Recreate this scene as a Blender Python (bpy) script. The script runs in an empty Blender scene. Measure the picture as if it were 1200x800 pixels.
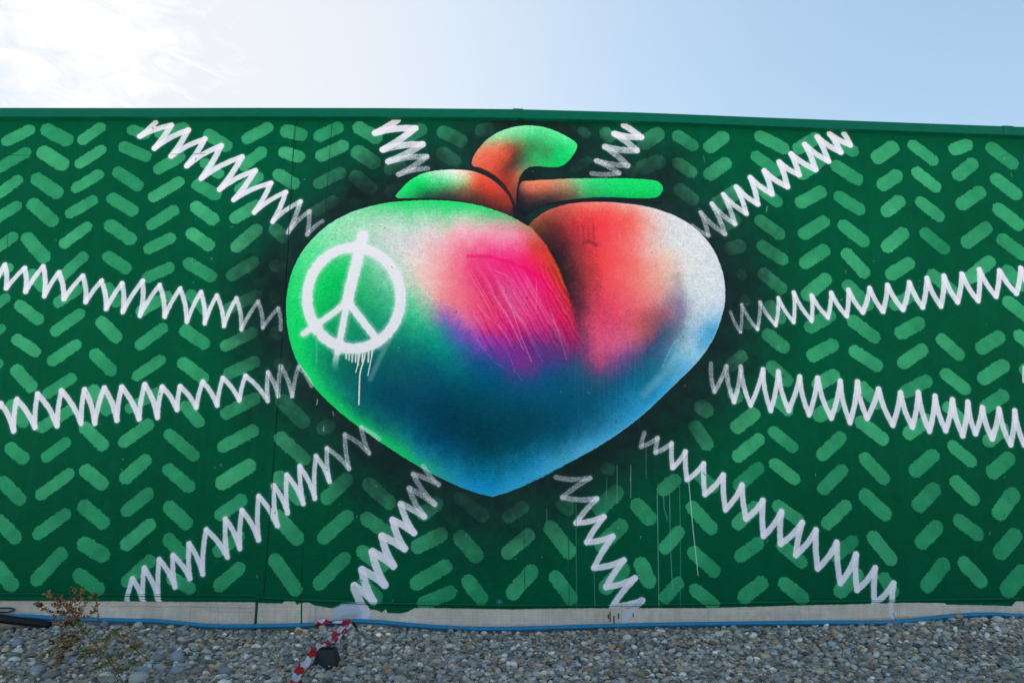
import bpy, bmesh, math, random
import numpy as np
from mathutils import Vector, Matrix

R = math.radians
sc = bpy.context.scene
COL = sc.collection
rng = np.random.default_rng(7)
random.seed(7)

# ------------------------------------------------------------------ camera
FPX = 760.0                       # focal length in pixels of a 1200 px wide picture
PITCH, YAW, ROLL, DIST = 0.1842, 0.0264, 0.0042, 2.7345
CAM_H = 0.672
FW = Vector((math.sin(YAW) * math.cos(PITCH), math.cos(YAW) * math.cos(PITCH), math.sin(PITCH)))
_r = Vector((math.cos(YAW), -math.sin(YAW), 0)); _u = _r.cross(FW)
RT = _r * math.cos(ROLL) + _u * math.sin(ROLL)
UP = _u * math.cos(ROLL) - _r * math.sin(ROLL)
CAM = Vector((0, -DIST, CAM_H))
cd = bpy.data.cameras.new('camera'); co = bpy.data.objects.new('camera', cd); COL.objects.link(co)
cd.sensor_width = 36; cd.lens = FPX / 1200 * 36; cd.clip_start = 0.02; cd.clip_end = 3000
co.matrix_world = Matrix(((RT.x, UP.x, -FW.x, CAM.x), (RT.y, UP.y, -FW.y, CAM.y), (RT.z, UP.z, -FW.z, CAM.z), (0, 0, 0, 1)))
sc.camera = co

# ------------------------------------------------------------------ light
SUN_EL, SUN_AZ = R(51), R(-44)      # azimuth from +Y towards +X: the sun stands behind the wall, to its left
EXPOSURE = 1.69
w = bpy.data.worlds.new("World"); sc.world = w; w.use_nodes = True
nt = w.node_tree; N = nt.nodes; L = nt.links
for n in list(N): N.remove(n)
def nd(t, **k):
    n = N.new(t)
    for a, b in k.items(): setattr(n, a, b)
    return n
def mth(op, a, b=None, c=None, clamp=False):
    n = nd('ShaderNodeMath', operation=op, use_clamp=clamp)
    for i, v in enumerate((a, b, c)):
        if v is None: continue
        if isinstance(v, (int, float)): n.inputs[i].default_value = v
        else: L.new(v, n.inputs[i])
    return n.outputs[0]
out = nd('ShaderNodeOutputWorld'); bg = nd('ShaderNodeBackground'); bg.inputs[1].default_value = 0.072
sky = nd('ShaderNodeTexSky', sky_type='NISHITA'); sky.sun_disc = False
sky.sun_elevation = SUN_EL; sky.sun_rotation = SUN_AZ
sky.air_density = 1.0; sky.dust_density = 0.05; sky.ozone_density = 1.0; sky.altitude = 300
tc = nd('ShaderNodeTexCoord')
vn = nd('ShaderNodeVectorMath', operation='NORMALIZE'); L.new(tc.outputs['Generated'], vn.inputs[0])
DV = vn.outputs[0]
def dotv(v):
    n = nd('ShaderNodeVectorMath', operation='DOT_PRODUCT'); L.new(DV, n.inputs[0]); n.inputs[1].default_value = v
    return n.outputs['Value']
def ray(px, py):
    return (FW + RT * ((px - 600) / FPX) + UP * ((400 - py) / FPX)).normalized()
# thin cloud veil below and around the sun
cdir = ray(95, 45)
mp = nd('ShaderNodeMapping'); mp.inputs['Scale'].default_value = (12, 12, 26); mp.inputs['Rotation'].default_value = (0.3, 0.5, 0.2)
L.new(DV, mp.inputs[0])
nz = nd('ShaderNodeTexNoise'); nz.inputs['Scale'].default_value = 1.6; nz.inputs['Detail'].default_value = 9; nz.inputs['Roughness'].default_value = 0.62
nz.inputs['Distortion'].default_value = 0.8
L.new(mp.outputs[0], nz.inputs['Vector'])
cosd = dotv(cdir)
near = mth('POWER', mth('MAXIMUM', cosd, 0.0), 105.0)
cl = mth('ADD', nz.outputs[0], mth('MULTIPLY', near, 0.34))
cm = nd('ShaderNodeMapRange', interpolation_type='SMOOTHSTEP'); cm.inputs[1].default_value = 0.55; cm.inputs[2].default_value = 0.90
L.new(cl, cm.inputs[0])
cloud = mth('MULTIPLY', cm.outputs[0], mth('POWER', near, 0.4))
# contrail: narrow band along a great circle
p0, p1 = ray(60, -5), ray(262, 92)
nrm = p0.cross(p1).normalized(); tdir = (p1 - p0 * p0.dot(p1)).normalized()
a1 = math.acos(p0.dot(p1))
along = mth('ARCTAN2', dotv(tdir), dotv(p0))
wid = mth('MULTIPLY', mth('SUBTRACT', a1 + 0.006, along), 0.022)
lat = mth('ABSOLUTE', dotv(nrm))
band = mth('SUBTRACT', 1.0, mth('DIVIDE', lat, mth('MAXIMUM', mth('ADD', wid, 0.0012), 0.0012)), clamp=True)
end = nd('ShaderNodeMapRange', interpolation_type='SMOOTHSTEP'); end.inputs[1].default_value = a1 + 0.006; end.inputs[2].default_value = a1 - 0.05
L.new(along, end.inputs[0])
st = nd('ShaderNodeMapRange', interpolation_type='SMOOTHSTEP'); st.inputs[1].default_value = -0.5; st.inputs[2].default_value = 0.0
L.new(along, st.inputs[0])
trail = mth('MULTIPLY', mth('MULTIPLY', mth('MULTIPLY', band, end.outputs[0]), st.outputs[0]), 0.9)
mixc = nd('ShaderNodeMix', data_type='RGBA'); L.new(cloud, mixc.inputs[0]); hs = nd('ShaderNodeHueSaturation'); hs.inputs['Saturation'].default_value = 0.80; L.new(sky.outputs[0], hs.inputs['Color'])
sa = nd('ShaderNodeVectorMath', operation='MULTIPLY'); L.new(hs.outputs[0], sa.inputs[0]); sa.inputs[1].default_value = (1.40, 1.66, 1.78)
sb = nd('ShaderNodeVectorMath', operation='MULTIPLY_ADD'); L.new(hs.outputs[0], sb.inputs[0]); sb.inputs[1].default_value = (.22, .22, .22); sb.inputs[2].default_value = (1, 1, 1)
vmin = nd('ShaderNodeVectorMath', operation='DIVIDE'); L.new(sa.outputs[0], vmin.inputs[0]); L.new(sb.outputs[0], vmin.inputs[1])
hz_ = mth('MULTIPLY', mth('POWER', mth('MAXIMUM', dotv(ray(260, 60)), 0.0), 9.0), 0.94)
mixh = nd('ShaderNodeMix', data_type='RGBA'); L.new(hz_, mixh.inputs[0]); L.new(vmin.outputs[0], mixh.inputs[6]); mixh.inputs[7].default_value = (3.85, 3.92, 4.10, 1)
L.new(mixh.outputs[2], mixc.inputs[6])
mixc.inputs[7].default_value = (4.55, 4.5, 4.5, 1)
mixt = nd('ShaderNodeMix', data_type='RGBA'); L.new(trail, mixt.inputs[0]); L.new(mixc.outputs[2], mixt.inputs[6]); mixt.inputs[7].default_value = (5.2, 5.2, 5.2, 1)
L.new(mixt.outputs[2], bg.inputs[0]); L.new(bg.outputs[0], out.inputs[0])

sd = bpy.data.lights.new('sun', 'SUN'); sd.energy = 5.0; sd.angle = R(0.53); sd.color = (1, 0.92, 0.80)
so = bpy.data.objects.new('sun', sd); COL.objects.link(so)
sdir = Vector((math.sin(SUN_AZ) * math.cos(SUN_EL), math.cos(SUN_AZ) * math.cos(SUN_EL), math.sin(SUN_EL)))
so.rotation_euler = sdir.to_track_quat('Z', 'Y').to_euler(); so.location = sdir * 20
sc.view_settings.view_transform = 'Standard'; sc.view_settings.look = 'None'
sc.view_settings.exposure = EXPOSURE; sc.view_settings.gamma = 1; sc.view_settings.use_curve_mapping = False
sc.cycles.max_bounces = 6

# ------------------------------------------------------------------ places
def at(px, py, y=0.0):                # the point at depth y seen at a pixel of the photograph
    d = FW + RT * ((px - 600) / FPX) + UP * ((400 - py) / FPX)
    return CAM + d * ((y - CAM.y) / d.y)
def on_ground(px, py, z=0.0):
    d = FW + RT * ((px - 600) / FPX) + UP * ((400 - py) / FPX)
    return CAM + d * ((z - CAM.z) / d.z)
def mpp(px, py):                      # metres of wall per pixel
    a, b, c, e = at(px - 1, py), at(px + 1, py), at(px, py - 1), at(px, py + 1)
    return math.sqrt((b - a).length * (c - e).length) / 2
def wpt(px, py):
    p = at(px, py); return (p.x, p.z)

# ------------------------------------------------------------------ the mural, painted on a canvas in wall metres
TX = 0.00135
X0, X1, Z0, Z1 = -3.1, 3.1, -0.09, 2.32
W = int((X1 - X0) / TX); H = int((Z1 - Z0) / TX)
def up2(g, h, w_):                     # smooth upsampling of a coarse grid
    gh, gw = g.shape[:2]
    yy = np.linspace(0, gh - 1.001, h, dtype=np.float32); xx = np.linspace(0, gw - 1.001, w_, dtype=np.float32)
    yi = yy.astype(int); xi = xx.astype(int); fy = (yy - yi)[:, None]; fx = (xx - xi)[None, :]
    fy = fy * fy * (3 - 2 * fy); fx = fx * fx * (3 - 2 * fx)
    if g.ndim == 3: fy = fy[..., None]; fx = fx[..., None]
    a = g[yi][:, xi]; b = g[yi][:, xi + 1]; c = g[yi + 1][:, xi]; d = g[yi + 1][:, xi + 1]
    return ((a * (1 - fx) + b * fx) * (1 - fy) + (c * (1 - fx) + d * fx) * fy).astype(np.float32)
def lin2(g, h, w_):
    gh, gw = g.shape[:2]
    yy = np.linspace(0, gh - 1.001, h, dtype=np.float32); xx = np.linspace(0, gw - 1.001, w_, dtype=np.float32)
    yi = yy.astype(int); xi = xx.astype(int); fy = (yy - yi)[:, None]; fx = (xx - xi)[None, :]
    if g.ndim == 3: fy = fy[..., None]; fx = fx[..., None]
    a = g[yi][:, xi]; b = g[yi][:, xi + 1]; c = g[yi + 1][:, xi]; d = g[yi + 1][:, xi + 1]
    return ((a * (1 - fx) + b * fx) * (1 - fy) + (c * (1 - fx) + d * fx) * fy).astype(np.float32)
def noise(h, w_, cx, cy):              # one octave, cell size in texels
    return up2(rng.random((int(h / cy) + 3, int(w_ / cx) + 3), dtype=np.float32), h, w_) - 0.5
ROUGH = noise(H, W, 3.2, 3.2) * 0.7 + noise(H, W, 8, 8) * 0.6          # edge roughness
SPECK = rng.random((H, W), dtype=np.float32) * 0.5 + (noise(H, W, 2.4, 1.8) + 0.5) * 0.5
MOTT = noise(H, W, 40, 40) * 0.5 + noise(H, W, 13, 16) * 0.4 + noise(H, W, 180, 260) * 0.7
canvas = np.empty((H, W, 3), np.float32)
BASE = np.array((0, 84, 57), np.float32)
canvas[:] = BASE
canvas *= (1 + 0.10 * MOTT + 0.05 * noise(H, W, 14, 900) + 0.06 * (SPECK - 0.5))[..., None]

def win(x0, x1, z0, z1):
    i0 = max(0, int((x0 - X0) / TX)); i1 = min(W, int((x1 - X0) / TX) + 2)
    j0 = max(0, int((z0 - Z0) / TX)); j1 = min(H, int((z1 - Z0) / TX) + 2)
    return i0, i1, j0, j1
def grid(i0, i1, j0, j1):
    return ((np.arange(i0, i1, dtype=np.float32) + .5) * TX + X0)[None, :], ((np.arange(j0, j1, dtype=np.float32) + .5) * TX + Z0)[:, None]
def seg_d(x, z, a, b):
    ax, az = a; bx, bz = b; dx, dz = bx - ax, bz - az; q = dx * dx + dz * dz + 1e-12
    t = np.clip(((x - ax) * dx + (z - az) * dz) / q, 0, 1)
    return np.sqrt((x - ax - t * dx) ** 2 + (z - az - t * dz) ** 2), t
def over(sl, col, al):
    c = canvas[sl]; c += (np.asarray(col, np.float32) - c) * al[..., None]

# rolled dashes: x1, y1, x2, y2, radius, listed tile by tile as (tile origin, four times enlarged)
DASH = []
def tile(ox, oy, k, rows):
    for r in rows:
        DASH.append((ox + r[0] / k, oy + r[1] / k, ox + r[2] / k, oy + r[3] / k, r[4] / k))
tile(0, 130, 4, [(35,140,135,92,28),(222,90,312,137,32),(390,135,467,80,27),(622,90,680,110,26),(0,265,118,198,28),(205,195,290,250,33),
 (374,247,472,185,26),(582,170,682,213,28),(745,272,840,218,28),(0,385,80,325,27),(175,320,265,383,31),(360,360,460,300,27),(553,288,645,350,28),
 (722,402,836,335,28),(-10,500,75,448,27),(157,438,243,515,31),(332,478,432,422,27),(528,410,620,467,29),(712,533,812,468,28),(-30,655,58,592,27),
 (130,597,205,685,31),(303,620,405,545,27),(517,537,610,600,30),(700,645,797,597,28),(290,775,388,685,27),(508,683,590,738,28),(695,780,792,735,28),
 (-20,765,38,735,25),(150,765,200,825,27)])
tile(0, 330, 4, [(-10,105,25,78,25),(-25,240,3,222,25),(-25,405,-8,385,25),(92,110,180,178,27),(275,95,360,40,28),(262,230,370,153,28),(248,368,352,298,29),
 (225,522,333,455,28),(198,680,330,600,28),(220,820,304,756,28),(80,270,165,328,27),(78,415,145,490,30),(55,580,110,655,30),(52,780,108,828,30),
 (505,30,545,95,28),(477,190,545,260,29),(446,340,520,415,29),(440,510,500,600,30),(400,685,480,765,30),(665,135,780,70,28),(660,293,760,220,28),
 (645,440,750,368,27),(612,590,735,520,27),(583,750,693,670,30),(794,715,908,814,28)])
tile(0, 530, 4, [(15,140,92,218,31),(195,195,320,103,30),(403,85,478,145,32),(592,115,678,40,33),(-5,320,72,398,32),(183,378,302,292,32),(395,253,482,328,33),
 (598,270,690,195,32),(-15,535,55,620,34),(175,592,283,477,34),(395,428,480,480,36),(372,575,460,640,34),(595,428,700,340,32),(600,600,700,510,32),(808,590,890,635,30),
 (790,80,886,160,30),(795,258,872,330,33),(792,408,850,475,32)])
tile(200, 130, 4, [(-48,105,60,80,27),(180,112,260,165,29),(360,130,452,80,28),(545,95,608,112,32),(700,118,780,80,30),(160,245,225,295,25),(345,255,425,195,28),
 (535,195,600,215,30),(708,210,805,165,30),(127,347,210,392,29),(325,365,410,310,27),(508,300,575,340,30),(695,340,795,290,28),(120,452,198,508,30),
 (305,500,400,445,30),(490,555,530,590,30),(100,575,178,630,29),(310,635,400,560,31),(492,725,510,728,30),(85,715,188,775,29),(290,770,385,710,30),(680,470,760,425,28)])
tile(200, 330, 4, [(95,62,160,130,27),(265,130,400,65,28),(70,230,155,290,30),(260,300,380,240,28),(60,382,150,450,30),(275,430,390,378,30),(262,615,390,550,31),
 (70,585,132,657,28),(250,770,382,700,31),(525,560,620,655,34),(515,732,625,830,32),(715,685,740,675,33),(488,72,492,76,25),(490,235,505,245,28),(515,385,535,395,30)])
tile(200, 530, 4, [(245,140,365,65,36),(235,290,330,225,31),(225,460,320,395,30),(230,620,320,545,33),(510,115,600,215,32),(500,300,590,400,35),(490,505,585,640,34),
 (735,210,820,130,35),(720,396,824,302,34),(698,612,812,498,33)])
tile(400, 530, 4, [(130,150,225,235,33),(120,310,220,380,33),(100,465,190,530,33),(105,615,162,678,33),(360,440,465,385,35),(355,610,485,535,35),(385,705,510,655,33),
 (560,400,630,480,37),(595,605,655,680,35),(560,215,660,295,32),(385,285,445,240,35),(784,300,850,258,30),(780,468,876,388,33),(804,655,888,560,36)])
tile(600, 530, 4, [(182,354,264,462,36),(204,584,274,680,34),(442,72,455,80,28),(410,260,485,190,38),(420,430,510,345,36),(590,250,640,305,37),(440,630,520,550,36),
 (605,525,640,600,37),(710,172,762,130,33),(240,245,262,262,33)])
tile(700, 560, 4.44, [(352,362,422,282,34),(352,620,418,545,34),(495,152,590,258,36),(502,388,605,480,37),(510,582,603,655,35),(533,-15,598,45,34)])
tile(400, 130, 4, [(85,80,160,125,32),(80,195,148,240,35),(70,310,135,365,33),(65,432,75,437,28),(480,100,560,140,32),(475,200,530,235,32),(660,92,690,85,33),
 (320,115,370,90,32),(230,275,275,262,30),(230,372,262,365,28)])
tile(600, 130, 4, [(440,105,455,120,30),(620,150,680,110,35),(615,265,685,240,35),(330,95,345,110,22),(290,268,355,235,22),(540,270,560,285,28)])
tile(550, 100, 2.286, [(560,137,597,160,17),(560,210,593,232,17),(645,165,678,140,18),(645,238,685,210,18),(565,280,597,305,18),(665,320,715,285,20)])
tile(800, 130, 4, [(225,645,265,632,32),(190,535,240,510,34),(272,762,278,772,22),(365,120,470,175,30),(345,215,440,280,28),(370,370,440,425,28),(365,515,450,575,30),
 (375,635,465,695,30),(380,765,460,830,30),(545,175,620,130,30),(560,295,640,235,30),(555,430,645,380,30),(570,575,660,520,30),(575,710,660,655,31),
 (584,860,668,790,32),(722,260,816,320,30),(736,404,824,460,30),(756,540,844,608,31),(770,672,848,756,30),(735,158,796,188,29)])
tile(1000, 130, 4, [(115,218,180,172,33),(140,345,200,305,31),(158,468,212,425,31),(160,635,230,575,31),(178,765,258,715,31),(282,163,370,230,28),(300,290,382,355,29),
 (318,430,398,492,29),(338,575,422,645,29),(475,180,530,160,30),(493,300,555,250,30),(510,435,590,382,31),(533,615,620,550,31),
 (548,780,636,708,31),(650,175,742,245,31),(672,322,758,388,32),(682,462,770,530,32),(702,605,790,670,32),(724,752,792,816,31)])
tile(1000, 330, 4, [(192,108,276,64,28),(372,-30,460,40,30),(0,186,95,258,31),(8,328,108,392,31),(-24,20,65,108,31),(45,495,110,570,29),(38,660,135,735,32),(225,240,305,195,32),
 (235,380,320,320,31),(245,515,340,465,31),(260,710,350,650,31),(415,272,492,340,30),(435,435,520,500,31),(445,590,510,650,29),(468,772,548,840,30),
 (602,310,680,260,32),(612,450,700,395,33),(622,585,700,535,31),(635,745,700,690,31),(780,255,850,310,31),(805,415,860,460,30),(728,96,810,160,31),(290,885,370,815,33)])
tile(800, 330, 4, [(400,250,470,305,32),(600,210,685,160,32),(420,400,485,460,32),(610,345,700,298,32),(635,480,705,440,32),(640,625,710,580,33),(450,560,490,600,30),
 (255,680,330,620,33),(275,350,230,390,30),(88,588,108,602,36),(60,680,112,760,33),(240,528,252,540,32),(290,88,294,94,24),(300,200,306,206,22),(410,115,455,170,30)])
tile(850, 480, 4.44, [(68,240,172,155,34),(252,115,348,192,32),(505,232,597,145,34),(258,282,358,358,33),(510,408,605,315,34),(70,390,170,305,34),(65,590,150,510,34),
 (275,500,375,570,34),(530,590,625,500,34),(78,760,170,695,34),(295,705,395,790,34),(575,760,660,685,34)])
tile(800, 530, 4, [(288,675,368,612,34),(480,615,560,680,34),(740,648,815,572,34)])
tile(1000, 530, 4, [(55,30,140,120,32),(58,205,145,285,35),(95,400,172,495,34),(308,245,375,175,36),(322,420,388,352,35),(348,620,420,525,35),(482,140,560,215,33),
 (498,320,578,380,33),(520,520,595,600,34),(655,90,725,30,34),(685,280,745,200,37),(690,465,755,390,37),(725,640,790,565,40),(145,590,185,650,30)])

z_flash = lambda px: None
def dash_paint(a, b, r, tone):
    m = r + 0.012
    i0, i1, j0, j1 = win(min(a[0], b[0]) - m, max(a[0], b[0]) + m, min(a[1], b[1]) - m, max(a[1], b[1]) + m)
    if i1 <= i0 or j1 <= j0: return
    x, z = grid(i0, i1, j0, j1); d, t = seg_d(x, z, a, b); sl = (slice(j0, j1), slice(i0, i1))
    al = np.clip((r - d + ROUGH[sl] * 0.0065) / 0.0030, 0, 1) * (0.94 + 0.10 * MOTT[sl] - rng.random() * .16 * np.clip((t - .45) * 6 + MOTT[sl] * 3, 0, 1) - 0.13 * (SPECK[sl] > 0.74) - .25 * (SPECK[sl] > 0.66) * (d > r * 0.82))
    col = np.array(tone, np.float32)
    i = canvas[sl]; i += (col * (1 + 0.10 * MOTT[sl] + 0.05 * (SPECK[sl] - .5))[..., None] - i) * np.clip(al, 0, 1)[..., None]
dash_m = []
for (x1, y1, x2, y2, r) in DASH:
    k = mpp((x1 + x2) / 2, (y1 + y2) / 2)
    a, b = wpt(x1, y1), wpt(x2, y2)
    t = rng.normal(0, 6)
    k *= 1.06
    dash_m.append((a, b, r * k))
    dash_paint(a, b, r * k, (56 + t, 162 + t, 114 + t * .8))
# the same pattern goes on past the frame
for side in (-1, 1):
    for c in range(7):
        for rr in range(13):
            cx = (2.50 if side > 0 else 2.42) * side + side * c * 0.15 + rng.normal(0, 0.006); cz = 0.2 + rr * 0.145 + rng.normal(0, 0.008)
            s = 1 if c % 2 else -1
            dash_paint((cx - 0.036, cz - s * 0.027), (cx + 0.036, cz + s * 0.027), 0.024, (46, 156, 110))

# outlines (pixels of the photograph)
HEART_L = [(622,267),(606,257.5),(590,249.5),(560,240),(530,235.5),(500,234.5),(465,236),(440,240),(415,247),(390,259),(370,275),(352,297),(341,320),(335.5,345),(335,370),
 (338,395),(346,420),(358,441),(378,465),(405,489),(440,514),(470,534),(495,549),(520,562),(545,573),(562,578.5),(573,581),(577,582),(581,581),(592,577.5),(610,571),(650,552),(690,530),
 (692,500),(690,470),(688,430),(680,400),(674,372),(666,345),(655,315),(640,287)]
HEART_R0 = [(622,260),(640,247),(660,240),(680,237),(710,236.5),(740,239),(765,243.5),(790,252),(808,262),(825,277),(838,295),(846,315),(850,335),(849.5,357),
 (843,381),(832,405),(815,427),(785,456),(755,485),(725,508),(690,530),(650,552),(655,500),(668,450),(676,400),(674,372),(666,345),(655,315),(640,287),(624,268)]
OUTER = HEART_L[:32] + [(690,530),(725,508),(755,485),(785,456),(815,427),(832,405),(843,381),(849.5,357),(850,335),(846,315),(838,295),(825,277),(808,262),(790,252),
 (765,243.5),(740,239),(710,236.5),(680,237),(660,240),(640,247),(622,260)]
HEART_R = HEART_R0[:21] + [(610,571),(600,500),(640,440),(668,400),(664,372),(656,345),(645,315),(630,287),(618,268)]
LEAF_A = [(461,232.5),(469.5,222),(480,211.5),(495,203),(513,199.5),(534,198.7),(552,200),(566,204.5),(579,212),(589.5,222),(598.5,234),(603,247),(601,256),
 (590,249),(575,244),(558,240),(535,235),(510,233),(485,233)]
HOOK_B = [(552.5,195),(553,188),(556,181),(562,172.5),(570,164),(580,157),(592,151.5),(606,148),(620,147),(635,148.5),(650,153),(664,160),(673,165.5),(677,170),(675,177),
 (669,186),(661,193.5),(654,196.5),(640,196),(628,194.8),(620,196),(613,201),(609,210),(606.5,222),(605.5,234),(603,246),(599,236),(592,223),(585,213),(577,206),(566,200)]
STEM_C = [(608,213),(625,211.5),(645,210.5),(670,209.3),(700,209),(730,209),(755,210),(770,212),(776,217),(777,223),(773,230),(765,232.7),(740,232.2),(710,231),
 (690,231.5),(665,234.5),(645,239),(628,246),(616,254),(607,254),(606,235)]

def poly_m(P): return [wpt(*p) for p in P]
def smooth_poly(P, it=2):
    P = [np.array(p, float) for p in P]
    for _ in range(it):
        Q = []
        for i in range(len(P)):
            a, b = P[i], P[(i + 1) % len(P)]; Q += [a * .78 + b * .22, a * .22 + b * .78]
        P = Q
    return P
def sdf(P, x, z):                      # signed distance, positive inside
    x = x + 0 * z; z = z + 0 * x
    d = np.full(x.shape, 1e9, np.float32); ins = np.zeros(x.shape, bool)
    n = len(P)
    for i in range(n):
        a, b = P[i], P[(i + 1) % n]
        q, _ = seg_d(x, z, a, b); d = np.minimum(d, q)
        c = (a[1] > z) != (b[1] > z)
        ins ^= c & (x < (b[0] - a[0]) * (z - a[1]) / (b[1] - a[1] + 1e-12) + a[0])
    return np.where(ins, d, -d)
def bounds(P, m):
    xs = [p[0] for p in P]; zs = [p[1] for p in P]
    return win(min(xs) - m, max(xs) + m, min(zs) - m, max(zs) + m)

# black overspray round the heart
q = 4
hx = (np.arange(0, W // q + 1) * q * TX + X0).astype(np.float32)[None, :]
hz = (np.arange(0, H // q + 1) * q * TX + Z0).astype(np.float32)[:, None]
outm = poly_m(OUTER)
dist = -sdf(outm, hx, hz)
for P in (HOOK_B, STEM_C, LEAF_A):
    dist = np.minimum(dist, -sdf(poly_m(P), hx, hz) + 0.02)
dist = lin2(dist, H, W)
dpx = dist / 0.0033 + MOTT * 26 + noise(H, W, 60, 60) * 14 + noise(H, W, 22, 22) * 10
hal = np.interp(dpx, [-50, 2, 12, 26, 42, 60, 82, 118], [1, .97, .92, .80, .60, .38, .17, 0]).astype(np.float32)
zz = ((np.arange(H) + .5) * TX + Z0)[:, None].astype(np.float32)
HALO = hal
al = np.clip(hal * (0.95 + 0.16 * (SPECK - .5)) - 0.08 * (SPECK > .72), 0, .955)
blk = np.array((25, 41, 43), np.float32)
canvas += (blk * (1 + 0.35 * MOTT)[..., None] - canvas) * al[..., None]
# a green ghost survives over the darkest part of each dash
del dpx

# ---- colour fields for the fruit: colours read off the mural at many points, joined smoothly
def field(pts, x0, y0, x1, y1, step=2.5, lam=0.6):
    P = np.array([p[:2] for p in pts], float); C = np.array([p[2:5] for p in pts], float)
    D = np.sqrt(((P[:, None] - P[None]) ** 2).sum(-1)); n = len(P)
    A = np.zeros((n + 1, n + 1)); A[:n, :n] = D - lam * np.eye(n) * -1.0 * -1; A[:n, n] = 1; A[n, :n] = 1
    wts = np.linalg.solve(A + np.eye(n + 1) * 1e-6, np.vstack([C, np.zeros(3)]))
    gx = np.arange(x0, x1 + step, step); gy = np.arange(y0, y1 + step, step)
    GX, GY = np.meshgrid(gx, gy); o = np.zeros(GX.shape + (3,))
    for i in range(n): o += np.hypot(GX - P[i, 0], GY - P[i, 1])[..., None] * wts[i]
    return np.clip(o + wts[n], 0, 255).astype(np.float32), (x0, y0, step)
def sample(f, px, py):
    g, (x0, y0, s) = f
    u = np.clip((px - x0) / s, 0, g.shape[1] - 1.01); v = np.clip((py - y0) / s, 0, g.shape[0] - 1.01)
    ui = u.astype(int); vi = v.astype(int); fu = (u - ui)[..., None]; fv = (v - vi)[..., None]
    return (g[vi, ui] * (1 - fu) + g[vi, ui + 1] * fu) * (1 - fv) + (g[vi + 1, ui] * (1 - fu) + g[vi + 1, ui + 1] * fu) * fv
def to_px(x, z):                       # wall metres back to the position the colours were noted at
    dx, dy, dz = x - CAM.x, 0 - CAM.y, z - CAM.z
    f = dx * FW.x + dy * FW.y + dz * FW.z
    return 600 + FPX * (dx * RT.x + dy * RT.y + dz * RT.z) / f, 400 - FPX * (dx * UP.x + dy * UP.y + dz * UP.z) / f
def P5(s):
    v = [float(t) for t in s.replace(';', ' ').replace(',', ' ').split()]
    return [tuple(v[i:i + 5]) for i in range(0, len(v), 5)]
LOW = P5("""460,500 15,120,135; 510 490 0 60 95; 550 500 0 60 90; 590 500 0 66 98; 630 500 5 68 105; 570 530 0 62 92; 610 520 0 72 105; 545 535 0 85 135; 560 555 5 115 178; 590 555 15 120 175;
620 545 20 130 178; 650 525 20 118 168; 600 572 40 155 205; 640 554 70 168 208; 660 510 5 82 132; 570 571 10 140 205; 530 520 0 68 112; 500 520 0 82 132; 560 460 0 75 115; 600 470 5 77 120;
640 470 5 82 132; 675 430 28 80 138; 670 460 5 82 132; 700 450 28 85 135; 690 480 8 84 138; 720 460 5 92 148; 700 482 12 90 145; 740 440 12 98 152; 720 490 30 122 182; 690 505 30 112 168;
660 520 22 112 168; 640 540 45 142 192; 680 523 60 155 205; 680 531 80 175 215; 710 514 60 162 215; 745 490 40 150 208; 775 462 45 155 212; 740 470 40 132 182; 640 440 15 80 148; 655 470 5 80 130""")
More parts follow.
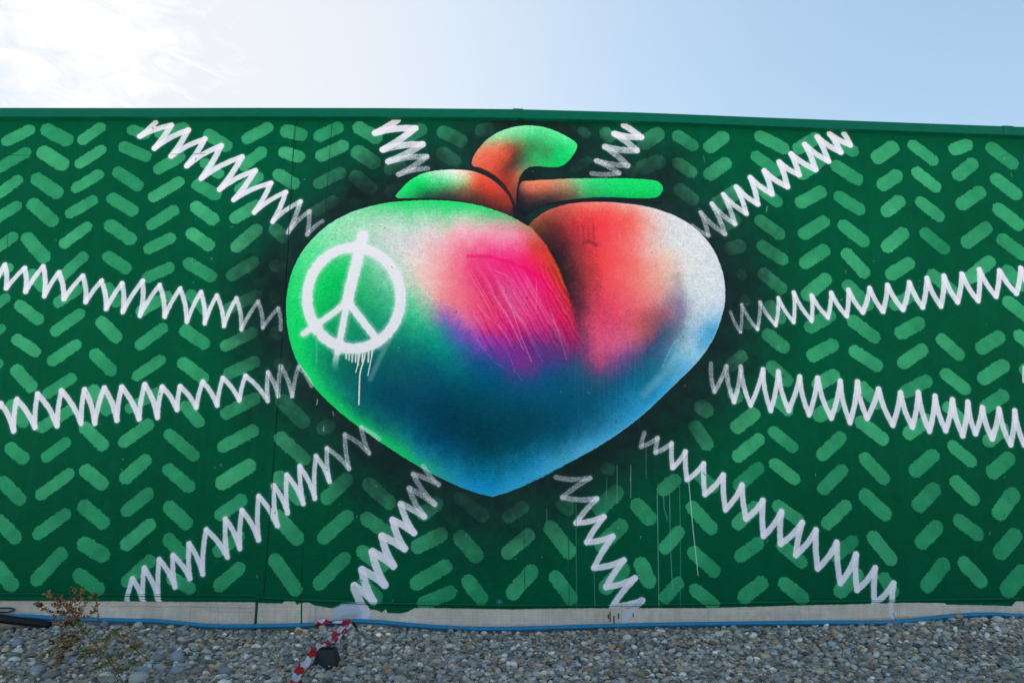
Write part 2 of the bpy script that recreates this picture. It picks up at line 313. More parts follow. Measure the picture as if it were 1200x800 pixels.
PL = P5("""500,236 40,210,118; 465,238 60,212,125; 440,242 100,213,150; 540,240 30,205,110; 575,247 60,190,110; 600,256 110,165,110; 415,250 130,214,168; 390,262 125,214,165; 370,278 105,215,155;
352,300 60,215,135; 341,325 40,212,118; 337,350 30,212,110; 337,380 20,212,105; 345,415 12,212,102; 360,440 15,208,105; 380,464 20,206,110; 405,487 20,203,110; 440,512 25,195,112; 475,536 30,188,112;
495,548 40,178,130; 520,561 40,160,165; 545,572 30,150,200; 575,579 20,140,205;
480,243 60,216,130; 520,246 60,212,128; 560,252 130,205,150; 440,255 150,214,180; 400,270 150,217,185; 420,265 165,218,190; 460,262 188,214,202; 500,260 200,214,205; 540,262 222,198,203; 570,264 226,172,188;
600,267 232,155,175; 385,285 130,214,168; 360,310 90,214,145; 352,345 45,208,118; 480,285 208,206,215; 450,280 198,210,212; 510,285 226,190,200; 530,280 236,155,175; 560,282 240,128,160; 590,283 244,125,162;
612,283 238,105,140; 620,293 226,50,90; 630,285 205,60,60; 637,300 210,58,50; 648,318 190,60,45; 657,335 190,52,50; 664,352 186,45,60; 672,375 190,42,82; 680,398 165,48,102;
500,305 236,192,192; 525,302 242,150,160; 548,302 240,85,132; 570,300 242,45,128; 590,305 242,20,120; 610,312 246,10,120; 630,322 242,18,110; 645,335 228,20,100; 475,310 212,214,212; 490,330 226,200,196;
510,335 240,170,170; 530,335 236,118,138; 550,330 226,70,125; 575,335 222,62,132; 600,340 216,70,140; 625,345 228,38,125; 650,355 222,28,110; 510,350 230,165,162; 530,352 236,128,138; 550,353 236,90,125;
575,365 226,45,112; 600,365 214,72,140; 625,365 224,48,128; 655,375 212,38,110; 500,350 215,198,195; 518,366 185,122,172; 540,370 226,118,150; 555,380 212,98,158; 575,385 226,38,120; 595,385 208,38,130;
615,385 214,28,125; 635,385 172,40,112; 655,395 150,45,105; 670,405 130,45,110; 524,372 130,88,180; 535,382 120,80,182; 550,395 112,70,178; 565,398 150,70,170; 585,403 152,50,150; 600,402 140,50,140;
620,402 112,45,130; 640,405 96,50,125; 660,415 90,50,120; 560,410 92,70,165; 580,414 80,60,152; 600,425 108,50,150; 615,430 128,50,138; 640,425 72,60,138; 560,426 18,78,150; 580,435 10,84,152; 610,446 22,80,150;
380,330 8,188,90; 400,310 18,192,98; 370,360 8,188,90; 400,370 15,155,95; 430,340 50,168,115; 440,370 22,150,110; 420,400 20,140,110; 445,322 100,190,150; 470,335 150,210,180; 485,350 110,205,160;
487,370 62,188,140; 500,380 40,170,130; 470,380 30,152,120; 515,395 22,150,132; 490,400 15,130,120; 530,412 10,130,135; 540,425 10,110,145; 460,410 10,105,115; 480,420 10,95,120; 470,440 10,85,112;
440,430 5,92,112; 430,445 5,84,110; 405,430 8,106,108; 385,430 10,122,108; 370,412 12,158,105; 355,400 10,195,100; 390,450 12,128,112; 415,460 10,108,120; 415,480 10,112,112; 440,480 5,88,120;
450,500 8,98,115; 480,512 10,110,148; 490,535 22,140,165; 520,540 10,112,168; 510,430 5,88,125; 520,460 0,70,110; 490,460 5,75,115; 470,480 0,72,110""") + LOW
PR = P5("""626,257 150,85,60; 640,249 192,95,75; 660,242 195,90,85; 680,239 220,105,95; 700,239 236,125,115; 730,241 232,160,150; 760,246 216,200,203; 790,255 210,212,220; 810,266 210,214,222; 830,290 210,214,222;
845,320 206,214,225; 848,345 196,205,226; 845,370 150,190,226; 838,388 90,172,216; 825,410 120,180,216; 800,438 80,166,216; 775,462 35,150,210;
638,262 100,50,44; 650,256 120,52,45; 655,275 82,42,44; 664,262 170,52,54; 690,254 222,60,65; 710,250 240,68,75; 735,252 240,90,82; 755,258 236,128,120; 775,265 212,198,198; 690,275 196,52,68; 668,283 130,44,52;
665,300 62,36,42; 645,285 52,32,38; 655,300 44,30,38; 674,300 128,52,58; 666,325 48,32,40; 680,325 120,48,54; 695,315 178,55,60; 705,305 236,68,75; 705,275 230,62,75; 725,275 240,88,95; 745,275 236,128,125; 765,285 222,190,186;
790,290 206,210,216; 720,300 246,82,90; 745,305 242,118,115; 765,310 228,160,150; 785,305 220,186,172; 810,310 208,215,222; 710,325 242,66,85; 730,330 242,98,104; 750,330 236,124,120; 770,330 226,160,150;
785,325 206,168,158; 800,340 196,205,215; 825,340 206,215,225; 670,345 48,32,40; 683,350 128,48,66; 700,350 206,52,85; 715,355 228,58,95; 735,355 236,98,114; 755,350 232,124,130; 775,345 216,150,150; 792,348 138,125,150;
797,362 132,132,166; 815,370 196,210,220; 835,360 198,210,225; 678,370 90,38,58; 690,375 188,68,100; 710,380 218,58,110; 730,380 216,80,115; 750,375 190,85,95; 770,370 165,90,105; 785,370 140,95,120; 790,385 70,100,130;
800,385 122,150,176; 815,390 160,195,216; 832,385 45,142,202; 820,400 62,155,212; 805,405 182,205,220; 682,395 100,48,85; 695,395 205,80,120; 715,395 216,78,130; 735,395 202,98,130; 755,395 160,90,100; 770,395 100,80,110;
780,400 30,85,125; 760,405 80,60,112; 740,405 162,90,140; 720,410 202,84,140; 700,415 202,78,120; 685,415 140,55,112; 760,420 28,90,142; 735,420 110,70,132; 710,428 140,70,122; 695,432 130,60,112; 725,436 48,80,132;
680,440 26,84,136; 770,430 30,112,162; 785,415 60,140,182; 790,437 90,165,202; 760,455 22,115,172""") + LOW
PA = P5("""466,230 60,205,130; 470,228 30,208,112; 490,212 20,205,100; 480,222 15,205,100; 510,202 190,220,205; 535,201 235,225,220; 550,203 230,172,152; 560,206 225,95,75; 575,214 200,72,55; 515,213 70,205,130; 530,210 150,210,170;
545,212 172,200,150; 500,218 18,195,95; 520,219 60,182,100; 540,217 120,168,110; 555,215 212,92,60; 570,222 206,60,45; 585,226 180,60,50; 595,240 140,50,45; 500,230 30,78,60; 520,226 70,75,65; 540,226 108,72,62; 560,229 98,55,50;
575,236 108,45,40; 590,246 80,40,40; 530,233 50,52,52; 555,238 58,45,45; 488,229 30,140,82; 600,250 60,38,38""")
PB = P5("""600,151 150,225,180; 620,150 125,230,170; 640,155 85,222,148; 660,162 90,225,150; 673,170 60,215,130; 575,163 135,200,150; 565,172 205,145,112; 556,186 215,112,88; 570,180 222,105,80; 580,171 215,130,100; 590,162 150,205,150;
600,160 110,212,150; 620,160 60,210,130; 590,175 200,90,65; 600,170 150,100,70; 605,178 108,60,50; 595,185 190,80,60; 585,192 200,75,55; 575,197 205,85,65; 592,200 130,55,50; 600,195 66,45,45; 608,190 58,66,58; 615,180 60,108,75;
625,172 60,130,80; 640,168 50,190,110; 655,172 30,200,110; 660,182 18,205,105; 650,190 18,195,100; 635,187 40,180,100; 620,190 72,152,92; 598,210 150,60,50; 603,207 190,92,68; 608,200 150,120,92; 603,226 120,60,55; 596,222 160,55,45;
612,172 110,120,75; 630,180 35,170,95; 640,176 70,120,80; 602,242 70,42,44""")
PC = P5("""617,217 215,122,100; 640,214 220,130,105; 660,213 180,160,120; 680,213 100,200,140; 700,213 40,210,120; 730,215 18,205,105; 765,218 20,205,105; 760,229 12,192,92; 720,225 18,190,95; 690,222 50,180,100; 680,227 90,140,90;
665,222 150,110,85; 640,221 190,105,80; 620,225 180,85,70; 650,229 88,58,54; 625,235 58,44,47; 640,236 48,42,48; 675,231 80,90,70; 700,229 40,160,90; 610,230 42,40,45; 618,247 32,34,42; 607,216 120,70,62""")

def wob(h, w_, seed):
    r = np.random.default_rng(seed)
    def nz_(cx, cy): return up2(r.random((int(h / cy) + 3, int(w_ / cx) + 3), dtype=np.float32), h, w_) - 0.5
    return (nz_(26, 30) * 11 + nz_(9, 12) * 7 + nz_(3.5, 4) * 5 + (r.random((h, w_), dtype=np.float32) - .5) * 7)
def calm(P):                            # the colours read a little too hot; pull the magentas and blues back
    o = []
    for x, y, r_, g_, b_ in P:
        if r_ > 190 and g_ < 80 and b_ > 80: r_, g_, b_ = r_ * .97, g_ * .8 + 20, b_ * .95 + 4
        if r_ < 45 and g_ < 125 and y > 400: g_, b_ = g_ * 1.0, b_ * .86
        o.append((x, y, r_, g_, b_))
    return o
PL, PR = calm(PL), calm(PR)
FL = field(PL, 330, 230, 705, 585); FR = field(PR, 610, 230, 855, 585)
def paint_shape(P, fld, edge=0.0022, rough=0.003, extra=None, seed=1, warp=1.0):
    Pm = [tuple(p) for p in smooth_poly(poly_m(P), 1)]
    i0, i1, j0, j1 = bounds(Pm, 0.03); x, z = grid(i0, i1, j0, j1); sl = (slice(j0, j1), slice(i0, i1))
    s = sdf(Pm, x, z)
    px, py = to_px(x, z)
    wx, wy = wob(*s.shape, seed), wob(*s.shape, seed + 50)
    kw = warp * (.15 + .40 * np.clip(s / .07, 0, 1))
    gr = np.random.default_rng(seed + 99); ga = 15 * warp * np.clip(s / .03, .1, 1)
    g = sample(fld, px + wx * kw + ga * (gr.random(s.shape, dtype=np.float32) - .5), py + wy * kw + ga * (gr.random(s.shape, dtype=np.float32) - .5))
    g = g * (1.05 + 0.08 * MOTT[sl] + 0.26 * (SPECK[sl] - .5) + .08 * noise(*s.shape, 6, 5) + .03 * noise(*s.shape, 20, 9))[..., None]
    al = np.clip((s + ROUGH[sl] * rough) / edge + .5, 0, 1)
    if extra is not None: g, al = extra(g, al, s, px, py, sl)
    canvas[sl] += (np.clip(g, 0, 255) - canvas[sl]) * al[..., None]
paint_shape(STEM_C, field(PC, 600, 200, 785, 262), seed=3, warp=.5)
paint_shape(LEAF_A, field(PA, 455, 195, 610, 262), seed=4, warp=.5)
paint_shape(HOOK_B, field(PB, 548, 143, 682, 252), seed=5, warp=.5)
def line_paint(pts, wpx, col, alpha=1.0, soft=0.0012, speck=0.0, fade=None):
    M = [wpt(*p) for p in pts]; k = mpp(*pts[len(pts) // 2]); r = wpx * k / 2
    tot = len(M) - 1
    i0, i1, j0, j1 = bounds(M, r + 0.02); x, z = grid(i0, i1, j0, j1); sl = (slice(j0, j1), slice(i0, i1))
    best = np.full((j1 - j0, i1 - i0), 1e9, np.float32); tt = np.zeros_like(best)
    for i in range(tot):
        d, t = seg_d(x, z, M[i], M[i + 1]); m = d < best; best = np.where(m, d, best); tt = np.where(m, (i + t) / tot, tt)
    al = np.clip((r - best + ROUGH[sl] * r * 0.25) / soft + .5, 0, 1) * alpha
    if speck: al = al * (SPECK[sl] > speck)
    if fade: al = al * np.interp(tt, *fade)
    over(sl, col, al.astype(np.float32))
# dark seams between the three stems
line_paint([(553,196.5),(562,198),(570,201.5),(580,207.5),(590,217),(597,228),(603,243)], 3.0, (38, 32, 38), .85, .003)
line_paint([(606,246),(606,232),(607,220),(610,208),(616,200)], 2.4, (30, 32, 40), .85, .004)
line_paint([(604,246),(608,256),(618,263)], 8, (31, 33, 42), .9, .01)
line_paint([(640,240),(660,236.5),(700,234),(740,235),(775,238)], 3.2, (26, 32, 42), .8, .004)
line_paint([(462,234),(500,233),(540,236),(570,243),(596,254)], 2.4, (30, 44, 46), .8, .003)

def rightx(g, al, s, px, py, sl):      # pale line on the right-hand edge
    rim = np.exp(-(s / 0.004) ** 2) * (px > 705)
    g = g + (np.array((196, 196, 222)) - g) * (rim * 0.6)[..., None]
    lo = np.exp(-np.clip(s, 0, 1) / (.010 + .006 * (MOTT[sl] + .5))) * np.clip((py - 425) / 40, 0, 1)
    g = g + (np.array((78, 176, 218)) - g) * (lo * .75)[..., None]
    # vertical dry streaks in the pinks
    k = np.clip((py - 370) / 40, 0, 1) * np.clip((465 - py) / 40, 0, 1) * np.clip((775 - px) / 30, 0, 1) * (noise(*s.shape, 5, 120) * noise(*s.shape, 30, 60) * 1.6)
    g = g + k[..., None] * np.array((46, 34, 34))
    return g, al
paint_shape(HEART_R, FR, seed=7, extra=rightx)
edgeL = [(606,257.5),(622,267),(640,287),(655,315),(666,345),(674,372),(680,400),(684,430)]
edgeLm = [wpt(*p) for p in edgeL]
def leftx(g, al, s, px, py, sl):
    # the right flank of the left lobe dissolves into the other lobe below the cleft
    i0, j0 = sl[1].start, sl[0].start; x, z = grid(i0, sl[1].stop, j0, sl[0].stop)
    xe = np.interp(py, [236, 240, 249.5, 257.5, 267, 287, 315, 345, 372, 400, 440, 480, 530, 580], [536, 562, 592, 608, 623, 640, 655, 666, 674, 680, 684, 680, 660, 640])
    soft = np.interp(py, [267, 340, 400, 450], [1.2, 2.5, 12, 46])
    low = np.clip((xe - px + ROUGH[sl] * soft * 0.8) / soft + .5, 0, 1)
    right = px > 560
    al = np.where(right, al * low, al)
    rim = np.exp(-(s / 0.0035) ** 2) * (px < 600) * (py < 300)
    g = g + (np.array((190, 225, 205)) - g) * (rim * 0.55)[..., None]
    sp = np.clip(s, 0, 1) * (1 - .5 * MOTT[sl])
    e1 = np.exp(-(sp / .026) ** 1.8) * (px < 520) * np.clip((py - 300) / 60, 0, 1) * np.clip((560 - py) / 40, 0, 1) * np.clip((535 - px) / 40, 0, 1)
    g = g + (np.array((22, 214, 108)) - g) * (e1 * .8)[..., None]
    e2 = np.exp(-sp / .016) * np.clip((px - 505) / 40, 0, 1) * (py > 520)
    g = g + (np.array((30, 152, 205)) - g) * (e2 * .7)[..., None]
    e3 = np.exp(-(sp / .026) ** 1.5) * np.clip((px - 420) / 40, 0, 1) * np.clip((605 - px) / 40, 0, 1) * (py < 300)
    g = g + (np.array((44, 212, 116)) - g) * (e3 * .65)[..., None]
    e4 = np.exp(-np.clip(s, 0, 1) / .011) * (px > 575) * (py > 500)
    g = g + (np.array((66, 168, 214)) - g) * (e4 * .7)[..., None]
    k = np.clip((py - 300) / 30, 0, 1) * np.clip((420 - py) / 30, 0, 1) * np.clip((px - 545) / 20, 0, 1)
    # scratchy diagonal strokes
    rr = np.random.default_rng(5)
    a = noise(*s.shape, 30, 30)
    tab = rr.random(900) - .5; pp = (px * 0.86 - py * 0.50 + a * 3)
    v = (np.interp(pp * .62 % 899, np.arange(900), tab) * 1.1 + np.interp(pp * 1.7 % 899, np.arange(900), tab) * .7) * (.5 + 1.2 * (noise(*s.shape, 18, 45) + .5))
    g = g + (k * v)[..., None] * np.array((12, 44, 30))
    return g, al
paint_shape(OUTER, FL, seed=6, extra=leftx)
line_paint([(794,325),(798,345),(796,368),(788,394),(772,418)], 10, (108, 100, 130), .26, .026)
line_paint([(800,405),(782,432),(755,462)], 9, (150, 190, 214), .35, .022)
line_paint([(684,285),(690,283),(698,287)], 4, (120, 40, 55), .5, .006)
for q_ in (677, 683, 689, 695): line_paint([(q_, 262 + (q_ % 5)), (q_ + 1, 284)], 2.2, (128, 44, 58), .30, .005)
# brush hair along the bright arch and scratches
for pts, wd, c, a in (([(548,300),(575,301),(600,308),(622,318),(640,330)], 5, (250, 0, 115), .75), ([(579,317),(592,322),(602,330)], 1.2, (235, 170, 200), .6),
    ([(579,347),(592,366),(604,390),(613,410)], 1.1, (238, 175, 205), .7), ([(597,355),(612,398),(623,424)], 1.4, (236, 170, 210), .7), ([(628,326),(629,345),(628,362)], 1.1, (235, 165, 200), .6),
    ([(645,362),(655,392),(664,421)], 1.4, (225, 130, 190), .65), ([(553,350),(570,370),(588,385)], 1.0, (240, 180, 190), .55), ([(590,400),(603,432)], 1.2, (190, 130, 200), .5),
    ([(601,432),(612,446)], 1.0, (150, 150, 200), .5), ([(560,400),(580,425),(590,430)], 1.2, (190, 150, 205), .35), ([(640,350),(650,380)], .9, (240, 160, 190), .5), ([(612,372),(622,400),(636,424)], .9, (235, 150, 200), .5),
    ([(791,400),(784,412),(776,430)], 1.6, (200, 215, 225), .6), ([(690,330),(688,360)], 1.0, (150, 90, 95), .5)):
    line_paint(pts, wd * .8, c, a * .75, .0016, 0.35)
for xx in range(668, 760, 5):
    y_ = 385 + rng.random() * 30
    line_paint([(xx + rng.normal(0, 1.5), y_), (xx + rng.normal(0, 1), y_ + 30 + rng.random() * 70)], .8, (185, 140, 180) if xx < 735 else (110, 160, 190), .12, .0016)
# peace sign
WHITE = (235, 236, 248)
def ring(cx, cy, rx, ry):
    return [(cx + rx * math.cos(t), cy + ry * math.sin(t)) for t in np.linspace(0, 2 * math.pi, 49)]
RING = ring(414.7, 349.3, 54.8, 59.2)
PEACE = [(RING, 13), ([(425,276),(417,312),(410,338),(407,355)], 14), ([(407,353),(402,380),(396,412)], 8.5), ([(407,353),(392,366),(372,380),(356,391)], 8), ([(408,354),(424,375),(442,398)], 9.5)]
for pts, wd in PEACE:
    line_paint(pts, wd + 5, WHITE, .30, .010)
    line_paint(pts, wd - .5, WHITE, .97, .007)
line_paint([(396,410),(393.5,420),(392.5,432)], 7, WHITE, .8, .008, 0, ([0, .5, 1], [1, .8, .1]))
line_paint([(456,398),(446,418),(434,444)], 6, (190, 205, 220), .30, .012)
line_paint([(371,392),(371,425)], 2, (120, 220, 190), .4, .006)
for x_, y0, y1, wd in ((406,412,420,2),(409.5,414,422,1.6),(413,414,424,1.8),(417,414,424,2),(420,414,428,2),(425,414,424,2.2),(432,412,424,2),(436,410,417,1.6)):
    line_paint([(x_, y0), (x_ - .5, y1)], wd, (222, 222, 226), .9, .0014)
line_paint([(428,412),(427,420),(423,432),(421.5,440),(420.5,474)], 1.7, (224, 224, 228), .95, .0012)
line_paint([(422,414),(419,428),(417,436)], 1.5, (222, 222, 226), .9, .0012)
line_paint([(437,410),(434,425),(431,440)], 1.5, (222, 222, 226), .85, .0012)

# zigzags: points, width start, width end
ZIG = [
 ([(182,144),(164,160),(200.6,147),(181,174),(220.5,152.5),(200.6,183),(240,163),(219,194.5),(259,171),(236,209),(283.5,184),(257.5,222),(299,200),(274,234),(317.5,214.5),(298,249),(335,225),(319.5,260),(352,236),(337.5,272.5),(362.5,247.5),(360,275),(378,259)], 6.6, 4.6),
 ([(465.5,141),(440,156),(486,150.5),(449,175.5),(495,169.5),(455,189.5),(499.5,184),(467.5,204.5),(501,197.5)], 8, 5.4),
 ([(731,147),(751,161),(720,157),(746,176.5),(709,172),(735,194),(699,188.5),(725,203),(693.5,203.5)], 7.4, 5),
 ([(989,157),(996,170),(972,157),(985,178.5),(957.5,160.5),(970.5,189),(943,169.5),(955.5,199),(927,180.5),(936,205),(913,190),(922.5,219),(895.5,200.5),(904.5,227.5),(879,208),(888,239.5),(862.5,219),(874.5,250.5),(847.5,228),(861,262.5),(834,239),(849.5,274.5),(821,249),(830,276),(811,264.5)], 6.6, 4.8),
 ([(-8,340),(5.6,310),(7.5,338),(29,314),(30,342),(50.6,312),(52,347),(69,319),(75,350.5),(97,323),(100.5,354),(119,329),(124.5,362),(143,332),(144,365.5),(167,329),(164,370),(187,334),(193,371),(211,338),(219,377),(235.5,342),(240,379),(254,346),(262.5,382),(277,349),(283,386),(302.5,353),(308,384),(326,361),(329,386)], 5.6, 4.4),
 ([(-12,500),(1,472.5),(16,505),(19.5,467.5),(41,501),(44,461),(67,499),(72,457.5),(95,496),(99,456),(111,496),(122,454),(137,492.5),(142.5,453),(163,491),(169.5,450),(184.5,489),(190,453),(207.5,480),(211,452.5),(230,477.5),(237.5,447),(254.5,475),(261,442.5),(280.5,469),(287.5,440),(314,470),(314,436),(326,464),(329,429),(342.5,464),(350,429.5),(365,452)], 6, 4.6),
 ([(148.5,706),(155,677.5),(167.5,704),(169,665),(186,704),(186.5,655),(205,687.5),(202.5,650),(222.5,677.5),(221.5,636.5),(237.5,672.5),(241.5,620),(266.5,652.5),(264,607.5),(281,642.5),(283.5,597.5),(303,632.5),(303,581),(325,616),(320.5,568),(337,601),(336,556),(355.5,590),(351,546),(369,584),(370,534),(386,564),(383,525),(409,549),(404,509),(432.5,531),(423,500.6),(444,514.6)], 6, 5),
 ([(395,719),(412,713),(427,716),(429.5,719),(415,686),(437.5,704),(424,667),(451,685),(436,646),(461,662.5),(447.5,628),(474,642.5),(460,609),(485,624),(469.5,590),(497,605),(479.5,572),(509.5,590.5),(484,555),(514,567.5),(496,546)], 9, 5),
 ([(732.5,726),(752.5,703),(717.5,710),(744,677),(710,687.5),(731,656),(696,665),(718,628),(687.5,635),(707.5,605),(675,612.5),(699,584),(659,582.5),(691,560),(651,559)], 7.2, 5.6),
 ([(1045,719),(1047,683),(1024.5,707),(1025.5,665),(1004,691),(1003,649),(984.5,683),(980.5,635),(958,666),(956,620.5),(932.5,650),(940,612),(914.5,637),(915.5,599),(894.5,628),(894,586),(874,607.5),(869.5,568),(850,597),(847.5,556),(826,579),(824.5,543),(805,562),(803,529),(788,548),(787,519),(768,530),(770.6,513),(751,523),(755,507)], 7, 5),
 ([(1213,311),(1207,338),(1196,314),(1191,344),(1171,317),(1167,347.5),(1147.5,316),(1146,352.5),(1127,321),(1122,354),(1106,323),(1102.5,359),(1086,326),(1081,360),(1065.5,331),(1058,363),(1040,334),(1034.5,365),(1019,337.5),(1011,366),(994,339.5),(992,370.5),(974,343),(970,372),(951,346),(951,376),(930,342.5),(930,377.5),(912,349),(909,381),(890.5,354),(887.5,386),(869,357),(867.5,389),(856,365)], 6, 3.6),
 ([(1207,484),(1200,521),(1189,481),(1184,521),(1170.5,479),(1162.5,514),(1151,477.5),(1143,508),(1134,471),(1128,510.5),(1116,468),(1108,504.5),(1095.5,464),(1089,505),(1076,459.5),(1069,500),(1055,460),(1046,498),(1029.5,455.5),(1016,490),(1004.5,447),(996,495),(984.5,446),(974,490),(958,442.5),(948,486),(937,441),(924,481),(912,435),(903,481),(894,432.5),(879.5,475),(868,429.5),(860,471),(851,429),(837,459),(833,426)], 6.4, 5),
]
def zig_paint(pts, w0, w1):
    M = [wpt(*p) for p in pts]; n = len(M) - 1
    # strokes bow a little, as a swinging arm draws them
    for i in range(n):
        a, b = np.array(M[i]), np.array(M[i + 1]); k = mpp(*pts[i])
        w_ = (w0 + (w1 - w0) * min(1, max(0, (i / n - .45) / .55))) * k / 2
        mid = (a + b) / 2; nrm_ = np.array((-(b - a)[1], (b - a)[0])) * (0.05 if i % 2 else 0.03)
        qs = [a, (a + mid) / 2 + nrm_ * .7, mid + nrm_, (b + mid) / 2 + nrm_ * .7, b]
        i0, i1, j0, j1 = bounds(qs, w_ + 0.012); x, z = grid(i0, i1, j0, j1); sl = (slice(j0, j1), slice(i0, i1))
        d = np.full((j1 - j0, i1 - i0), 1e9, np.float32)
        for c in range(4): d = np.minimum(d, seg_d(x, z, qs[c], qs[c + 1])[0])
        h = HALO[sl]
        core = np.clip((w_ - d + ROUGH[sl] * .0022) / 0.0026 + .5, 0, 1)
        soft = np.exp(-np.clip(d - w_ * .7, 0, 1) ** 2 / (0.0075 ** 2)) * 0.22
        al = np.maximum(core * (0.90 + .12 * MOTT[sl]), soft * (SPECK[sl] > .35))
        fade = np.clip((h - .28) / .6, 0, 1)
        al = al * (1 - fade * 0.34) * np.where(SPECK[sl] > 0.52, 1 - .55 * np.clip(fade * 1.4, 0, 1), 1)
        c_ = np.array((240, 237, 255), np.float32) * (1 - .03 * MOTT[sl])[..., None]
        cc = canvas[sl]; cc += (c_ - cc) * np.clip(al, 0, .97)[..., None]
for pts, w0, w1 in ZIG: zig_paint(pts, w0, w1)
line_paint([(395,717),(402,713),(415,712),(426,716)], 13, (176, 194, 220), .85, .008)
line_paint([(1199.5,430),(1199.5,447)], 3.2, (215, 216, 228), .95, .003)
# runs of thin paint
for pts, c, a in (([(770,577),(771,640),(772,711)], (120,165,160), .75), ([(784.5,579),(785.5,640),(788,690)], (110,160,155), .7), ([(796,569),(797.5,630),(797,711)], (90,140,135), .6), ([(807,564),(812,620),(818,674)], (185,205,205), .85),
    ([(777.6,581),(778,595),(782,608)], (120,165,160), .6), ([(739,545),(739,583)], (140,165,165), .6), ([(723,545),(723,590)], (120,145,145), .55), ([(675,590),(675,650),(676,710)], (90,135,125), .6),
    ([(696,668),(697,711)], (100,145,160), .6), ([(666,600),(666,672)], (70,110,105), .5), ([(757,525),(757,560)], (110,130,130), .5), ([(711,560),(710.5,585)], (100,140,120), .5), ([(640.5,596),(641,612)], (130,140,140), .5),
    ([(372,468),(371,474)], (200,205,210), .7), ([(390,482),(391,487)], (180,190,195), .6), ([(379.5,500),(379,505)], (190,200,200), .6), ([(899,242),(898,248)], (120,170,140), .7), ([(991,317),(991.5,320)], (120,170,140), .6),
    ([(824,183),(826,190)], (80,150,110), .5)):
    line_paint(pts, 1.15, c, a, .0012)
# the base strip below the panels shows bare concrete grey under a ragged painted edge
BASE_TOP = [(-400,703),(0,703),(298,705),(300,706),(330,706.5),(333,704),(345,704),(348,708.5),(352,705.5),(362,705.5),(368,709),(376,710),(384,711.5),(398,712),(420,713),(440,714),(447,717),(452,713),(454,718),(470,718),(478,716),(486,712),(515,712),(540,712.5),
 (600,713.5),(645,712.5),(700,712),(760,712),(830,712),(865,711),(930,709),(1000,707.5),(1060,705.5),(1107,706),(1110,708),(1150,708.5),(1186,709.5),(1191,704),(1260,704),(1700,705)]
bx = np.array([wpt(*p)[0] for p in BASE_TOP]); bz = np.array([wpt(*p)[1] for p in BASE_TOP])
jmax = int((wpt(600, 690)[1] - Z0) / TX)
xs = (np.arange(W) + .5) * TX + X0
edge = np.interp(xs, bx, bz)[None, :]
zz_ = ((np.arange(jmax) + .5) * TX + Z0)[:, None]
sl = (slice(0, jmax), slice(0, W))
ba = np.clip((edge - zz_ + ROUGH[sl] * .002) / .002, 0, 1).astype(np.float32)
grey = np.array((196, 188, 180), np.float32) * (1 + .16 * MOTT[sl] + .05 * noise(jmax, W, 6, 200) + .06 * noise(jmax, W, 80, 3) + .05 * (SPECK[sl] - .5))[..., None]
low_tint = np.clip((np.interp(xs, [wpt(p_[0], p_[1])[0] for p_ in ((-400,732),(0,731),(300,731),(600,734),(1000,727),(1200,718),(1700,720))], [wpt(p_[0], p_[1])[1] for p_ in ((-400,732),(0,731),(300,731),(600,734),(1000,727),(1200,718),(1700,720))])[None, :] + .006 - zz_ + MOTT[sl] * .02 + ROUGH[sl] * .006) / .016, 0, 1)[..., None]
grey = grey * (1 - low_tint * .38) + np.array((84, 74, 62)) * low_tint * .38  # strip turns browner and darker towards the bottom, with a ragged edge
canvas[sl] += (grey - canvas[sl]) * ba[..., None]
def strip_line(pts, wd, c, a, soft=.0014, sp=0.0): line_paint(pts, wd, c, a, soft, sp)
strip_line([(0,712),(12,712),(17,714),(8,717),(0,717)], 1.6, (30, 62, 58), .8)
for a_, b_ in ((20, 120), (130, 240), (250, 296), (225, 300)):
    yy_ = 708 + rng.random() * 12; strip_line([(a_, yy_), (b_, yy_ + 1)], .8, (112, 116, 124), .4, .003)
for xq in (223,255,280,322,336,364,371,640,707,728,830,948,962,1052,1054):
    strip_line([(xq, 709), (xq + rng.normal(0, .5), 732)], .7, (110, 114, 122), .35, .002)
strip_line([(353,703),(353,732)], 1.6, (20, 78, 62), .95); strip_line([(369.5,712),(369,731)], .8, (105, 110, 120), .6)
for xq, y0, y1 in ((715,717,728),(719.5,722,731),(725,719,724),(742,717,722),(713,720,724)): strip_line([(xq, y0), (xq, y1)], 1.5, (38, 36, 38), .8, .0016)
line_paint([(732.5,727),(737,719),(744,711),(751,703)], 6.6, (196, 203, 222), .92, .005)
line_paint([(1045,704),(1045,718),(1047,722)], 5.6, (205, 210, 224), .9, .005); line_paint([(1047,718),(1052,731)], .9, (90, 96, 104), .8, .0012)
line_paint([(395,718),(403,714),(416,713),(427,716),(430,720),(423,724)], 12, (172, 190, 216), .88, .008); line_paint([(402,722),(418,721)], 5, (150, 166, 190), .5, .008)
line_paint([(415,690),(422,704),(430,718),(428,722)], 9, (206, 211, 226), .93, .004)
# lips, scratches, overpainted seams
for y_, a_ in ((694.5, .45), (700, .35)): line_paint([(-40, y_), (300, y_ + 2)], 1.0, (20, 110, 84), a_, .0015)
line_paint([(-40,697),(300,699)], 1.4, (0, 38, 30), .55, .003)
line_paint([(310,700),(440,706),(600,708.5),(760,708),(900,705),(1195,700.5)], 1.0, (24, 118, 88), .5, .0015)
line_paint([(310,702),(440,708),(600,710.5),(760,710),(900,707),(1195,702.5)], 1.1, (0, 36, 28), .6, .002)
for seg in ([(389,145),(381,250)],[(355,640),(352,705)],[(614,600),(615,706)],[(347,145),(343,190),(331,400),(322,530),(309,700)],[(345,150),(329,430)],[(666,600),(667,706)]):
    line_paint(seg, .9, (6, 44, 38), .5, .002)
for xt, yt, xb, yb in ((375,165,300,170),(0,182,36,182),(200,181,240,180),(345,208,372,209),(10,260,8,300)):
    line_paint([(xt,yt),(xb,yb)], .8, (10, 62, 50), .5, .0016)
